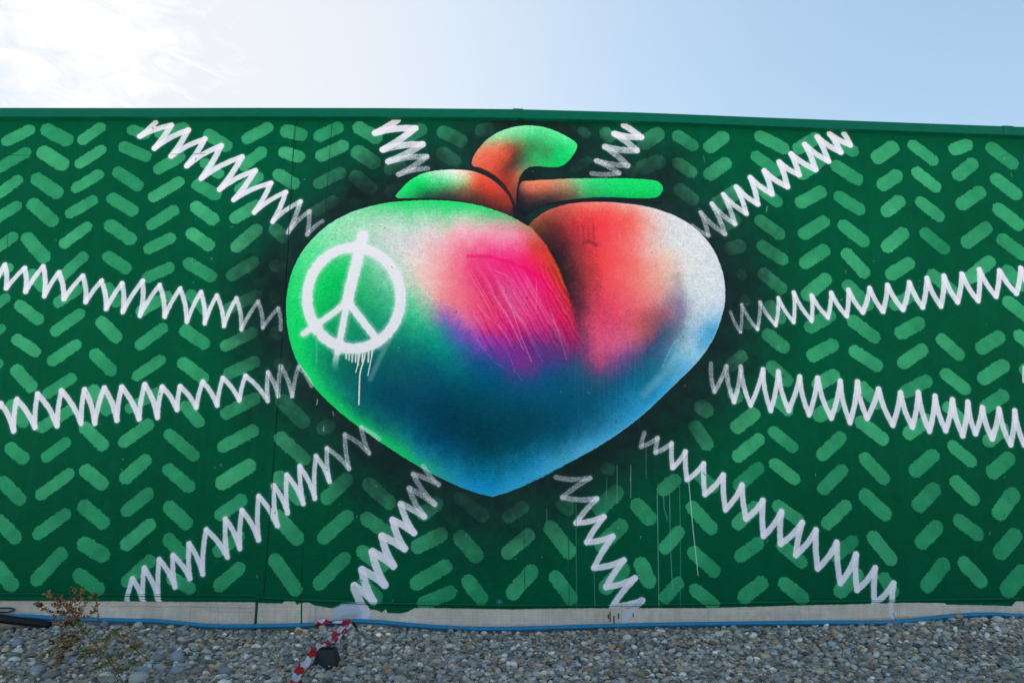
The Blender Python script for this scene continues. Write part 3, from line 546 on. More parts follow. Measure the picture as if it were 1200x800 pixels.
for k in range(260):                                   # specks and chips
    x_, y_ = rng.uniform(0, 1200), rng.uniform(150, 705)
    c = (150, 190, 175) if rng.random() < .45 else (12, 50, 42)
    line_paint([(x_, y_), (x_ + rng.normal(0, .8), y_ + rng.normal(0, 1.4))], rng.uniform(.6, 1.4), c, .5, .0012)
for dx_, dy_ in ((0,-4),(3,-2),(4,1),(0,4),(-4,1),(-3,-2)): line_paint([(585,705),(585+dx_,705+dy_)], 1.1, (90, 150, 175), .6, .0016)

img = bpy.data.images.new('mural_paint', W, H, alpha=False)
px4 = np.ones((H, W, 4), np.float32); px4[..., :3] = np.clip(canvas * np.array((1.03, 1.0, .965), np.float32) / 255, 0, 1)
img.pixels.foreach_set(px4.ravel()); img.update(); del px4

# ------------------------------------------------------------------ materials
def mat(name):
    m = bpy.data.materials.new(name); m.use_nodes = True
    return m, m.node_tree, m.node_tree.nodes['Principled BSDF']
def simple(name, col, rough=.6, nscale=60, namp=.15, bump=.2, spec=.3, stretch=(1, 1, 1), bdist=.001):
    m, t, b = mat(name)
    tc = t.nodes.new('ShaderNodeTexCoord'); mp = t.nodes.new('ShaderNodeMapping'); mp.inputs['Scale'].default_value = stretch
    nz = t.nodes.new('ShaderNodeTexNoise'); nz.inputs['Scale'].default_value = nscale; nz.inputs['Detail'].default_value = 6
    t.links.new(tc.outputs['Object'], mp.inputs[0]); t.links.new(mp.outputs[0], nz.inputs[0])
    rp = t.nodes.new('ShaderNodeMapRange'); rp.inputs[1].default_value = .3; rp.inputs[2].default_value = .7; rp.inputs[3].default_value = 1 - namp; rp.inputs[4].default_value = 1 + namp
    t.links.new(nz.outputs[0], rp.inputs[0])
    vm = t.nodes.new('ShaderNodeVectorMath'); vm.operation = 'SCALE'; vm.inputs[0].default_value = col
    t.links.new(rp.outputs[0], vm.inputs['Scale']); t.links.new(vm.outputs[0], b.inputs['Base Color'])
    bp = t.nodes.new('ShaderNodeBump'); bp.inputs['Strength'].default_value = bump; bp.inputs['Distance'].default_value = bdist
    t.links.new(nz.outputs[0], bp.inputs['Height']); t.links.new(bp.outputs[0], b.inputs['Normal'])
    b.inputs['Roughness'].default_value = rough; b.inputs['Specular IOR Level'].default_value = spec
    return m
def mural_mat():
    m, t, b = mat('mural_paint_on_metal')
    uv = t.nodes.new('ShaderNodeUVMap'); uv.uv_map = 'UVMap'
    im = t.nodes.new('ShaderNodeTexImage'); im.image = img; im.interpolation = 'Linear'; im.extension = 'EXTEND'
    t.links.new(uv.outputs[0], im.inputs[0])
    tc = t.nodes.new('ShaderNodeTexCoord'); mp = t.nodes.new('ShaderNodeMapping'); mp.inputs['Scale'].default_value = (70, 70, 420)
    nz = t.nodes.new('ShaderNodeTexNoise'); nz.inputs['Scale'].default_value = 1; nz.inputs['Detail'].default_value = 4
    t.links.new(tc.outputs['Object'], mp.inputs[0]); t.links.new(mp.outputs[0], nz.inputs[0])
    wv = t.nodes.new('ShaderNodeTexWave'); wv.wave_type = 'BANDS'; wv.bands_direction = 'Z'; wv.inputs['Scale'].default_value = 48; wv.inputs['Distortion'].default_value = 1.2; wv.inputs['Detail'].default_value = 2
    t.links.new(tc.outputs['Object'], wv.inputs[0])
    ad = t.nodes.new('ShaderNodeMath'); ad.operation = 'MULTIPLY_ADD'; ad.inputs[1].default_value = .35
    t.links.new(wv.outputs[1], ad.inputs[0]); t.links.new(nz.outputs[0], ad.inputs[2])
    bp = t.nodes.new('ShaderNodeBump'); bp.inputs['Strength'].default_value = .55; bp.inputs['Distance'].default_value = .0012
    t.links.new(ad.outputs[0], bp.inputs['Height']); t.links.new(bp.outputs[0], b.inputs['Normal'])
    rp = t.nodes.new('ShaderNodeMapRange'); rp.inputs[1].default_value = .3; rp.inputs[2].default_value = 1.0; rp.inputs[3].default_value = .98; rp.inputs[4].default_value = 1.24
    t.links.new(ad.outputs[0], rp.inputs[0])
    vm = t.nodes.new('ShaderNodeVectorMath'); vm.operation = 'SCALE'
    t.links.new(im.outputs[0], vm.inputs[0]); t.links.new(rp.outputs[0], vm.inputs['Scale']); t.links.new(vm.outputs[0], b.inputs['Base Color'])
    b.inputs['Roughness'].default_value = .62; b.inputs['Specular IOR Level'].default_value = .04
    return m
M_MURAL = mural_mat()
M_GREEN = simple('green_coated_metal', (0.001, 0.125, 0.072), .5, 30, .10, .15, .10, (1, 1, 6))
M_DARK = simple('dark_core', (.02, .025, .024), .9)
M_ROOF = simple('grey_roof_sheet', (.2, .2, .2), .8)
M_BLUE = simple('blue_hose', (.006, .21, .40), .4, 90, .15, .1, .4)
M_BLACK = simple('black_rubber', (.006, .0065, .008), .6, 60, .3, .3, .3)
M_FOOT = simple('black_plastic', (.008, .012, .017), .5, 40, .3, .3, .35)
M_RED = simple('red_tape', (.50, .008, .022), .4, 90, .12, .2, .3)
M_WHITE = simple('white_tape', (.62, .60, .68), .4, 90, .08, .2, .3)
M_CORD = simple('white_cord', (.6, .6, .65), .6)
M_STEM = simple('red_brown_stem', (.14, .035, .03), .7)
M_LBROWN = simple('brown_leaf', (.27, .16, .05), .7, 300, .5)
M_LDARK = simple('dark_seed_leaf', (.075, .028, .018), .7, 300, .4)
M_LGREEN = simple('green_leaf', (.06, .13, .03), .6, 300, .4)
M_GCORD = simple('dark_green_cord', (.01, .045, .04), .6)

# ------------------------------------------------------------------ helpers
def link(name, me, m, parent=None):
    o = bpy.data.objects.new(name, me); COL.objects.link(o)
    if m: me.materials.append(m)
    if parent: o.parent = parent
    return o
def mk(name, verts, faces, m, parent=None, smooth=False):
    me = bpy.data.meshes.new(name); me.from_pydata([tuple(v) for v in verts], [], faces); me.update()
    if smooth: me.polygons.foreach_set('use_smooth', [True] * len(me.polygons))
    return link(name, me, m, parent)
def from_bm(name, bm, m, parent=None, smooth=False):
    me = bpy.data.meshes.new(name); bm.to_mesh(me); bm.free()
    if smooth: me.polygons.foreach_set('use_smooth', [True] * len(me.polygons))
    return link(name, me, m, parent)
def box(bm, x0, x1, y0, y1, z0, z1, bev=0.0):
    g = bmesh.ops.create_cube(bm, size=1)
    bmesh.ops.transform(bm, matrix=Matrix.Translation(((x0 + x1) / 2, (y0 + y1) / 2, (z0 + z1) / 2)) @ Matrix.Diagonal((x1 - x0, y1 - y0, z1 - z0, 1)), verts=g['verts'])
    if bev:
        bmesh.ops.bevel(bm, geom=list({e for v in g['verts'] for e in v.link_edges}), offset=bev, segments=2, affect='EDGES')
def wall_uv(o):
    me = o.data; uvl = me.uv_layers.new(name='UVMap'); n = len(me.loops)
    vi = np.empty(n, np.int32); me.loops.foreach_get('vertex_index', vi)
    co_ = np.empty(len(me.vertices) * 3, np.float32); me.vertices.foreach_get('co', co_); co_ = co_.reshape(-1, 3)[vi]
    uv = np.stack([(co_[:, 0] - X0) / (X1 - X0), (co_[:, 2] - Z0) / (Z1 - Z0)], 1).astype(np.float32)
    uvl.data.foreach_set('uv', uv.ravel())
def tag(o, label, cat, group=None, kind=None):
    if label: o['label'] = label
    if cat: o['category'] = cat
    if group: o['group'] = group
    if kind: o['kind'] = kind
    return o
def empty(name, loc):
    o = bpy.data.objects.new(name, None); COL.objects.link(o); o.location = loc; o.empty_display_size = .1
    return o
def catmull(P, n=6):
    P = [Vector(p) for p in P]; P = [P[0] * 2 - P[1]] + P + [P[-1] * 2 - P[-2]]; o = []
    for i in range(1, len(P) - 2):
        a, b, c, d = P[i - 1:i + 3]
        for k in range(n):
            t = k / n
            o.append(.5 * ((2 * b) + (c - a) * t + (2 * a - 5 * b + 4 * c - d) * t * t + (3 * b - a - 3 * c + d) * t ** 3))
    o.append(P[-2]); return o
def tube(P, r, seg=8, r1=None):
    V = []; F = []; n = len(P)
    for i, p in enumerate(P):
        t = (P[min(i + 1, n - 1)] - P[max(i - 1, 0)]).normalized()
        s = t.cross(Vector((0, 0, 1))); s = s.normalized() if s.length > 1e-4 else Vector((1, 0, 0)); u = s.cross(t)
        rr = r if r1 is None else r + (r1 - r) * i / (n - 1)
        for k in range(seg):
            a = 2 * math.pi * k / seg; V.append(p + s * math.cos(a) * rr + u * math.sin(a) * rr)
    for i in range(n - 1):
        for k in range(seg):
            F.append((i * seg + k, i * seg + (k + 1) % seg, (i + 1) * seg + (k + 1) % seg, (i + 1) * seg + k))
    F.append(tuple(range(seg))[::-1]); F.append(tuple((n - 1) * seg + k for k in range(seg)))
    return V, F

# ------------------------------------------------------------------ the wall
wall = tag(empty('mural_wall', (0, 0, 0)), 'dark green metal-clad wall with herringbone dashes and a painted heart-shaped fruit', 'wall')
TOPL = [(-500,130),(0,126),(150,126.3),(300,126),(450,126.3),(600,127.5),(750,131.5),(900,137.5),(1050,143),(1200,148.5),(1700,168)]
CY = -0.030
def top_z(x):
    xs_ = [at(p[0], p[1], CY).x for p in TOPL]; zs_ = [at(p[0], p[1], CY).z for p in TOPL]
    return float(np.interp(x, xs_, zs_))
def low_z(x):                          # bottom edge of the panels, bulging down a little at the middle
    P = [(-500,693),(0,693),(300,696),(440,704),(600,707),(760,706),(900,703),(1060,700),(1200,699),(1700,699)]
    return float(np.interp(x, [wpt(*p)[0] for p in P], [wpt(*p)[1] for p in P]))
_j, _p = wpt(309, 700)[0], 1.105
JX = [X0, _j - 2 * _p, wpt(17, 180)[0], _j, _j + _p, _j + 2 * _p, X1]
for i in range(len(JX) - 1):
    a, b = JX[i] + (.0008 if i == 3 else .0001), JX[i + 1] - (.0008 if i == 2 else .0001); n = 14
    V = []; F = []
    for k in range(n + 1):
        x = a + (b - a) * k / n; V += [(x, 0, low_z(x)), (x, 0, top_z(x) - .012)]
    for k in range(n): F.append((2 * k, 2 * k + 2, 2 * k + 3, 2 * k + 1))
    m_ = len(V); V += [(v[0], .045, v[2]) for v in V]
    for k in range(n): F += [(2 * k + m_, 2 * k + 1 + m_, 2 * k + 3 + m_, 2 * k + 2 + m_), (2 * k, 2 * k + m_, 2 * k + 2 + m_, 2 * k + 2), (2 * k + 1, 2 * k + 3, 2 * k + 3 + m_, 2 * k + 1 + m_)]
    F += [(0, 1, 1 + m_, m_), (2 * n, 2 * n + m_, 2 * n + 1 + m_, 2 * n + 1)]
    p = mk('panel', V, F, M_MURAL, wall); wall_uv(p)
    bv = p.modifiers.new('edge', 'BEVEL'); bv.width = .0005; bv.segments = 2; bv.limit_method = 'ANGLE'
bm = bmesh.new(); box(bm, X0 + .01, X1 - .01, .047, 2.4, -.1, 1.98); from_bm('core', bm, M_DARK, wall)
# bottom flashing and the concrete base strip, cut where the photo shows the joints
def strip(name, xa, xb, zt, zb, y0, y1, n=30):
    V = []; F = []
    for k in range(n + 1):
        x = xa + (xb - xa) * k / n; V += [(x, y0, zb(x)), (x, y0, zt(x)), (x, y1, zt(x)), (x, y1, zb(x))]
    for k in range(n):
        q_ = 4 * k
        F += [(q_, q_ + 4, q_ + 5, q_ + 1), (q_ + 1, q_ + 5, q_ + 6, q_ + 2), (q_ + 2, q_ + 6, q_ + 7, q_ + 3), (q_ + 3, q_ + 7, q_ + 4, q_)]
    F += [(0, 1, 2, 3), (4 * n + 3, 4 * n + 2, 4 * n + 1, 4 * n)]
    o = mk(name, V, F, M_MURAL, wall); wall_uv(o); return o
xj = wpt(300, 715)[0]
fl_b = lambda x: float(np.interp(x, bx, [wpt(p[0], 704 if p[0] <= 300 else 709 if p[0] < 440 else 711 if p[0] < 900 else 705)[1] for p in BASE_TOP]))
strip('flashing', X0, xj + .012, lambda x: low_z(x) - .0005, lambda x: wpt(200, 703)[1], -.0035, .03)
strip('flashing', xj + .0125, X1, lambda x: low_z(x) - .0005, lambda x: low_z(x) - .014, -.002, .03)
strip('base_strip', X0, xj - .006, lambda x: low_z(x) + .001, lambda x: -.09, .003, .04)
strip('base_strip', xj + .006, wpt(353, 715)[0] - .0012, lambda x: low_z(x) + .001, lambda x: -.09, .003, .04, 6)
strip('base_strip', wpt(353, 715)[0] + .0012, X1, lambda x: low_z(x) + .001, lambda x: -.09, .003, .04, 60)
strip('joint_filler', xj - .0055, xj + .0055, lambda x: low_z(x), lambda x: -.09, .012, .04, 2).data.materials[0] = M_GREEN
# coping
def coping(xa, xb, name='coping', grow=0.0, m=M_GREEN):
    n = max(2, int((xb - xa) / .12)); prof = []
    V = []; F = []
    for k in range(n + 1):
        x = xa + (xb - xa) * k / n; zt = top_z(x) + grow; yf = CY - grow
        pr = [(-.0005, zt - .0425 - grow), (yf + .004, zt - .0425 - grow), (yf + .002, zt - .0445 - grow), (yf - .001, zt - .043 - grow), (yf, zt - .036), (yf, zt - .004), (yf + .0012, zt - .0012), (yf + .004, zt), (.26, zt + .01), (.26, zt - .03), (.255, zt - .03), (.255, zt + .002)]
        V += [(x, a_, b_) for a_, b_ in pr]
    m_ = len(pr)
    for k in range(n):
        for j in range(m_ - 1): F.append((k * m_ + j, k * m_ + j + 1, (k + 1) * m_ + j + 1, (k + 1) * m_ + j)[::-1])
    o = mk(name, V, F, m, wall)
    s = o.modifiers.new('sheet', 'SOLIDIFY'); s.thickness = .0012; s.offset = -1
    return o
cj = [X0, at(607, 132, CY).x, at(1177, 155, CY).x, X1]
for i in range(3): coping(cj[i] + .0006, cj[i + 1] - .0006)
coping(at(601, 132, CY).x, at(613, 132, CY).x, 'coping_joint_cover', .0022)
coping(at(1176, 155, CY).x, at(1188, 155, CY).x, 'coping_joint_cover', .0022)
bm = bmesh.new(); box(bm, X0 + .01, X1 - .01, .265, 2.4, 1.981, 2.0); from_bm('roof', bm, M_ROOF, wall)

# ---- the painted marks, each a thin coat of paint of its own
ZCUT = None
def coat(name, polys, y, parent=wall):
    bm = bmesh.new()
    for P in polys:
        vs = [bm.verts.new((p[0], -y, p[1])) for p in P]
        try: bm.faces.new(vs)
        except ValueError: pass
    bmesh.ops.remove_doubles(bm, verts=bm.verts, dist=1e-6)
    bm.normal_update()
    cx = sum(v.co.x for v in bm.verts) / max(1, len(bm.verts))
    zb = low_z(cx) + .002; zt = top_z(cx) - .05
    for zc, no in ((zb, (0, 0, -1)), (zt, (0, 0, 1))):
        bmesh.ops.bisect_plane(bm, geom=bm.verts[:] + bm.edges[:] + bm.faces[:], plane_co=(0, 0, zc), plane_no=no, clear_outer=True)
    for f in bm.faces:
        f.normal_update()
        if f.normal.y > 0: f.normal_flip()
    if not bm.faces: bm.free(); return None
    o = from_bm(name, bm, M_MURAL, parent); wall_uv(o); return o
def capsule(a, b, r, n=7):
    a = np.array(a); b = np.array(b); d = b - a; L_ = np.hypot(*d) + 1e-9; t = math.atan2(d[1], d[0]); P = []
    for k in range(n): g = t - math.pi / 2 + math.pi * k / (n - 1); P.append(b + r * np.array((math.cos(g), math.sin(g))))
    for k in range(n): g = t + math.pi / 2 + math.pi * k / (n - 1); P.append(a + r * np.array((math.cos(g), math.sin(g))))
    return P
for i, (a, b, r) in enumerate(dash_m[:300]):
    if max(a[0], b[0]) < wpt(-15, 400)[0] or min(a[0], b[0]) > wpt(1215, 400)[0]: continue
    coat('painted_dash', [capsule(a, b, r * .99)], .0003 + (i % 8) * .00004)
print('dashes', len(dash_m))
h_o = coat('painted_heart', [[tuple(p) for p in smooth_poly(outm, 1)]], .0009)
h_o['label'] = 'glossy heart-shaped fruit in green, pink, red and blue'
for P, y in ((LEAF_A, .0011), (STEM_C, .0011), (HOOK_B, .0014)):
    coat('painted_stem', [[tuple(p) for p in smooth_poly(poly_m(P), 1)]], y)
def ribbon(pts, w0, w1):
    M = [np.array(wpt(*p)) for p in pts]; n = len(M); polys = []
    ws = [(w0 + (w1 - w0) * i / (n - 1)) * mpp(*pts[i]) / 2 for i in range(n)]
    dirs = [(M[i + 1] - M[i]) / np.hypot(*(M[i + 1] - M[i])) for i in range(n - 1)]
    nr = lambda d: np.array((-d[1], d[0]))
    info = []
    for i in range(n):
        if i in (0, n - 1):
            d = dirs[0] if i == 0 else dirs[-1]; info.append((None, M[i] + nr(d) * ws[i], M[i] - nr(d) * ws[i])); continue
        a, b = dirs[i - 1], dirs[i]; s = 1 if a[0] * b[1] - a[1] * b[0] > 0 else -1        # s=1: turns left, the inner side is on the left
        na, nb = nr(a) * s, nr(b) * s
        bis = na + nb; L_ = np.hypot(*bis); c = L_ / 2
        lim = .8 * min(np.hypot(*(M[i] - M[i - 1])), np.hypot(*(M[i + 1] - M[i])))
        inner = M[i] + bis / L_ * min(ws[i] / max(c, .05), lim)
        info.append((s, inner, M[i] - na * ws[i], M[i] - nb * ws[i], na, nb))
    for i in range(n - 1):
        A, B = info[i], info[i + 1]
        if A[0] is None: la, ra = A[1], A[2]
        else: la, ra = (A[1], A[3]) if A[0] == 1 else (A[3], A[1])
        if B[0] is None: lb, rb = B[1], B[2]
        else: lb, rb = (B[1], B[2]) if B[0] == 1 else (B[2], B[1])
        polys.append([ra, rb, lb, la])
        if B[0] is not None:
            s, inner, oa, ob, na, nb = B
            mid = -(na + nb); m_ = M[i + 1] + (dirs[i] - dirs[i + 1]) / np.hypot(*(dirs[i] - dirs[i + 1])) * ws[i + 1]
            polys.append([inner, oa, m_, ob])
    return polys
for pts, w0, w1 in ZIG: coat('painted_zigzag', ribbon(pts, w0, w1), .0007)
def ringpoly():
    P = []; c = wpt(414.7, 349.3)
    o_ = ring(414.7, 349.3, 61, 66); i_ = ring(414.7, 349.3, 48.5, 53)
    for k in range(48): P.append([wpt(*o_[k]), wpt(*o_[k + 1]), wpt(*i_[k + 1]), wpt(*i_[k])])
    return P
ps = coat('painted_peace_sign', ringpoly(), .0016); ps['label'] = 'white sprayed peace sign on the green cheek of the heart'
def bar(name, pts, wd, y):
    o = coat(name, ribbon(pts, wd, wd), y); return o
bar('stroke', [(425,273),(417,312),(408,352)], 13.5, .0019).parent = ps
bar('stroke', [(407,356),(402,380),(396,412)], 8.5, .0021).parent = ps
bar('stroke', [(404,356),(392,366),(372,380),(354,392)], 8, .0023).parent = ps
bar('stroke', [(410,357),(424,375),(442,398)], 9.5, .0025).parent = ps

# ------------------------------------------------------------------ ground
GL = [(-200,738),(0,737),(60,733),(150,731),(250,738),(350,737.5),(400,732),(450,734),(520,739),(600,741),(700,738),(800,735),(900,734),(1000,731.5),(1050,730.5),(1120,723),(1200,723),(1500,726)]
GX = [wpt(*p)[0] for p in GL]; GZ = [wpt(*p)[1] for p in GL]
Zm = 0.0
def gz(x, y):
    k = np.clip(1 + y / .35, 0, 1); k = k * k * (3 - 2 * k)
    return np.interp(x, GX, GZ) * k + (1 - k) * 0.004 * np.sin(x * 3.1 + 1) * np.cos(y * 4.0) - .0105
print('ground z range', min(GZ), max(GZ))
M_BED, t, b = mat('gravel_far')
tcn = t.nodes.new('ShaderNodeTexCoord'); vo = t.nodes.new('ShaderNodeTexVoronoi'); vo.inputs['Scale'].default_value = 62
t.links.new(tcn.outputs['Object'], vo.inputs[0])
sx = t.nodes.new('ShaderNodeSeparateColor'); t.links.new(vo.outputs['Color'], sx.inputs[0])
cr = t.nodes.new('ShaderNodeValToRGB'); t.links.new(sx.outputs[0], cr.inputs[0])
cr.color_ramp.elements[0].color = (.26, .26, .26, 1); cr.color_ramp.elements[1].color = (.60, .59, .56, 1)
for p_, c_ in ((.3, (.38, .38, .37, 1)), (.55, (.46, .44, .40, 1)), (.7, (.50, .50, .50, 1)), (.85, (.42, .36, .30, 1))):
    e = cr.color_ramp.elements.new(p_); e.color = c_
t.links.new(cr.outputs[0], b.inputs['Base Color']); b.inputs['Roughness'].default_value = .8
bpn = t.nodes.new('ShaderNodeBump'); bpn.invert = True; bpn.inputs['Strength'].default_value = 1; bpn.inputs['Distance'].default_value = .02
t.links.new(vo.outputs['Distance'], bpn.inputs['Height']); t.links.new(bpn.outputs[0], b.inputs['Normal'])
xs = sorted(set([-1500, -300, -60, -12, -6] + list(np.round(np.arange(-3.6, 3.61, .1), 3)) + [6, 12, 60, 300, 1500]))
ys = sorted(set([-1500, -300, -60, -12, -6, -4] + list(np.round(np.arange(-3, .06, .05), 3)) + [.3, 2.4, 6, 60, 300, 1500]))
V = [(x, y, float(gz(x, min(y, 0.0))) if abs(x) < 4 and y > -3.5 else -.012) for y in ys for x in xs]
nx = len(xs); F = [(j * nx + i, j * nx + i + 1, (j + 1) * nx + i + 1, (j + 1) * nx + i) for j in range(len(ys) - 1) for i in range(nx - 1)]
ground = mk('ground', V, F, M_BED, None, True); tag(ground, None, None, None, 'structure')

# pebbles
M_PEB, t, b = mat('pebble')
at_ = t.nodes.new('ShaderNodeAttribute'); at_.attribute_name = 'tone'
tcn = t.nodes.new('ShaderNodeTexCoord'); nz_ = t.nodes.new('ShaderNodeTexNoise'); nz_.inputs['Scale'].default_value = 240; nz_.inputs['Detail'].default_value = 5
t.links.new(tcn.outputs['Object'], nz_.inputs[0])
rp = t.nodes.new('ShaderNodeMapRange'); rp.inputs[1].default_value = .3; rp.inputs[2].default_value = .7; rp.inputs[3].default_value = .72; rp.inputs[4].default_value = 1.25
t.links.new(nz_.outputs[0], rp.inputs[0]); vm = t.nodes.new('ShaderNodeVectorMath'); vm.operation = 'SCALE'
t.links.new(at_.outputs['Color'], vm.inputs[0]); t.links.new(rp.outputs[0], vm.inputs['Scale']); t.links.new(vm.outputs[0], b.inputs['Base Color'])
b.inputs['Roughness'].default_value = .72; b.inputs['Specular IOR Level'].default_value = .3
bpn = t.nodes.new('ShaderNodeBump'); bpn.inputs['Strength'].default_value = .4; bpn.inputs['Distance'].default_value = .001
t.links.new(nz_.outputs[0], bpn.inputs['Height']); t.links.new(bpn.outputs[0], b.inputs['Normal'])
def ico(sub):
    bm = bmesh.new(); bmesh.ops.create_icosphere(bm, subdivisions=sub, radius=1)
    v = np.array([tuple(v.co) for v in bm.verts], np.float32); f = np.array([[q.index for q in p.verts] for p in bm.faces], np.int32); bm.free()
    return v, f
def lump(v, r):
    o = v.copy()
    for _ in range(5):
        d = r.normal(size=3); d /= np.linalg.norm(d); a = r.uniform(.45, .9)
        s = o @ d; o -= np.outer(np.clip(s - a, 0, 1) * .85, d)
    return o.astype(np.float32)
PALETTE = np.array([(.15,.165,.185),(.20,.215,.235),(.25,.26,.27),(.115,.125,.14),(.24,.215,.18),(.19,.16,.13),(.33,.34,.355),(.17,.18,.175),(.25,.165,.095),(.08,.085,.10),(.20,.15,.14),(.42,.42,.42)]) * np.array((1.36, 1.22, 1.02))
PW = np.array([.17,.17,.12,.12,.09,.08,.07,.08,.03,.05,.04,.015]); PW /= PW.sum()
def pebble_mesh(pos, size, sub, r):
    v, f = ico(sub); vars_ = [lump(v, r) for _ in range(14)]; n = len(pos); nv = len(v)
    k = r.integers(0, 14, n); base = np.stack(vars_)[k] * size[:, None, :]
    a = r.uniform(0, 2 * np.pi, n); tx = r.normal(0, .32, n); ty = r.normal(0, .32, n)
    ca, sa = np.cos(a), np.sin(a); z_ = np.zeros(n); o_ = np.ones(n)
    Rz = np.stack([ca, -sa, z_, sa, ca, z_, z_, z_, o_], 1).reshape(-1, 3, 3)
    Rx = np.stack([o_, z_, z_, z_, np.cos(tx), -np.sin(tx), z_, np.sin(tx), np.cos(tx)], 1).reshape(-1, 3, 3)
    Ry = np.stack([np.cos(ty), z_, np.sin(ty), z_, o_, z_, -np.sin(ty), z_, np.cos(ty)], 1).reshape(-1, 3, 3)
    vv = np.einsum('nij,nkj->nki', Rx @ Ry @ Rz, base) + pos[:, None, :]
    ff = (f[None] + (np.arange(n) * nv)[:, None, None]).reshape(-1, 3)
    c = 1.32 * PALETTE[r.choice(len(PALETTE), n, p=PW)] * np.exp(r.normal(0, .30, (n, 1)))
    cc = np.repeat(np.concatenate([c, np.ones((n, 1))], 1), nv, 0).astype(np.float32)
    return vv.reshape(-1, 3).astype(np.float32), ff.astype(np.int32), cc
def np_mesh(name, v, f, c):
    me = bpy.data.meshes.new(name); me.vertices.add(len(v)); me.vertices.foreach_set('co', v.ravel())
    me.loops.add(f.size); me.loops.foreach_set('vertex_index', f.ravel()); me.polygons.add(len(f))
    me.polygons.foreach_set('loop_start', np.arange(0, f.size, 3, dtype=np.int32)); me.polygons.foreach_set('loop_total', np.full(len(f), 3, np.int32))
    me.polygons.foreach_set('use_smooth', np.ones(len(f), bool)); me.update(calc_edges=True)
    at = me.color_attributes.new('tone', 'FLOAT_COLOR', 'POINT'); at.data.foreach_set('color', c.ravel())
    return me
r3 = np.random.default_rng(11)
def scatter(xa, xb, ya, yb, cell, jit=.55):
    gx_, gy_ = np.meshgrid(np.arange(xa, xb, cell), np.arange(ya, yb, cell * .9))
    p = np.stack([gx_.ravel(), gy_.ravel()], 1); return p + r3.uniform(-jit, jit, p.shape) * cell
parts_ = []
def layer(p, s_lo, s_hi, zoff, sub):
    n = len(p); a = np.exp(r3.normal(0, .30, n)) * (s_lo + s_hi) / 2; a = np.clip(a, s_lo, s_hi)
    size = np.stack([a * r3.uniform(.95, 1.35, n), a * r3.uniform(.75, 1.0, n), a * r3.uniform(.5, .78, n)], 1)
    z = gz(p[:, 0], p[:, 1]) + zoff + r3.uniform(-.003, .004, n)
    pos = np.concatenate([p, z[:, None]], 1); pos[:, 1] = np.minimum(pos[:, 1], -.001 - size[:, 1] * .7)
    return pebble_mesh(pos, size, sub, r3)
parts_.append(layer(scatter(-2.35, 2.35, -.98, -.006, .0165), .0076, .0165, .001, 2))
parts_.append(layer(scatter(-2.35, 2.35, -.98, -.006, .0205), .0060, .0145, .0095, 2))
for (xa, xb, ya, yb) in ((-3.4, 3.4, -2.2, -.98), (-3.4, -2.35, -.98, -.006), (2.35, 3.4, -.98, -.006)):
    parts_.append(layer(scatter(xa, xb, ya, yb, .019), .007, .018, .003, 1))
off = 0; VV = []; FF = []; CC = []
for v, f, c in parts_: VV.append(v); FF.append(f + off); CC.append(c); off += len(v)
gme = np_mesh('gravel', np.concatenate(VV), np.concatenate(FF), np.concatenate(CC))
gravel = link('gravel', gme, M_PEB); tag(gravel, 'grey and brown rounded pebbles heaped along the foot of the wall', 'gravel', None, 'stuff')
print('gravel tris', len(gme.polygons))
# larger single stones lying on top
BIG = [(183,772,9,(.22,.23,.22)),(187,783,8,(.33,.34,.32)),(206,771,11,(.26,.29,.34)),(166,787,11,(.24,.28,.35)),(162,797,12,(.38,.39,.35)),(207,787,9,(.24,.26,.31)),(752,789,7.5,(.27,.20,.12)),(411,787,11,(.28,.28,.25)),
 (402,777,7,(.22,.17,.12)),(349,748,5.5,(.36,.15,.045)),(535,771,5.5,(.26,.31,.36)),(469,796,8.5,(.30,.30,.25)),(974,758,5.5,(.38,.42,.46)),(1023,783,5,(.24,.13,.07)),(1021,763,4.5,(.22,.12,.08)),(1082,726,5,(.30,.27,.16)),
 (1048,749,5,(.34,.34,.31)),(212,747,6,(.27,.28,.33)),(247,752,5.5,(.30,.20,.12)),(291,753,7,(.26,.26,.22)),(230,787,8,(.22,.19,.17)),(264,787,8,(.20,.21,.22)),(390,748,5,(.24,.25,.27)),(507,770,5,(.28,.22,.13)),
 (1003,721.5,3.5,(.26,.2,.14)),(142,793,6,(.60,.62,.62)),(105,756,7,(.27,.29,.33)),(120,745,6,(.2,.22,.26)),(90,775,8,(.25,.26,.30)),(45,786,9,(.27,.30,.34)),(60,792,9,(.2,.2,.2)),(20,760,8,(.23,.26,.31))]
sv, sf = ico(2)
base_me = []
for k in range(10):
    v = lump(sv, r3); base_me.append(v)
def stone(px, py, rp_, col, k):
    g = on_ground(px, py, .006); kk = (g - CAM).length / FPX * .88; r = rp_ * kk
    v = base_me[k % 10]; c = np.repeat(np.array([tuple(min(.75, 1.1 * q_) for q_ in col) + (1,)], np.float32), len(v), 0)
    me = np_mesh('stone', v, sf, c); o = link('stone', me, M_PEB, ground)
    if g.y > -r: g.y = -r * .8
    o.location = (g.x, g.y, float(gz(g.x, g.y)) + .0115 + r * .22); o.scale = (r * .98, r * .76, r * .62)
    o.rotation_euler = (r3.normal(0, .15), r3.normal(0, .15), r3.uniform(-.7, .7))
for k, (px, py, rp_, col) in enumerate(BIG): stone(px, py, rp_, col, k)
for k in range(200):
    px = r3.uniform(-10, 1210); py = r3.uniform(744, 800)
    c = 1.35 * PALETTE[r3.choice(len(PALETTE), p=PW)] * r3.uniform(.8, 1.3)
    stone(px, py, r3.uniform(3.6, 6.6), tuple(float(q_) for q_ in c), k)

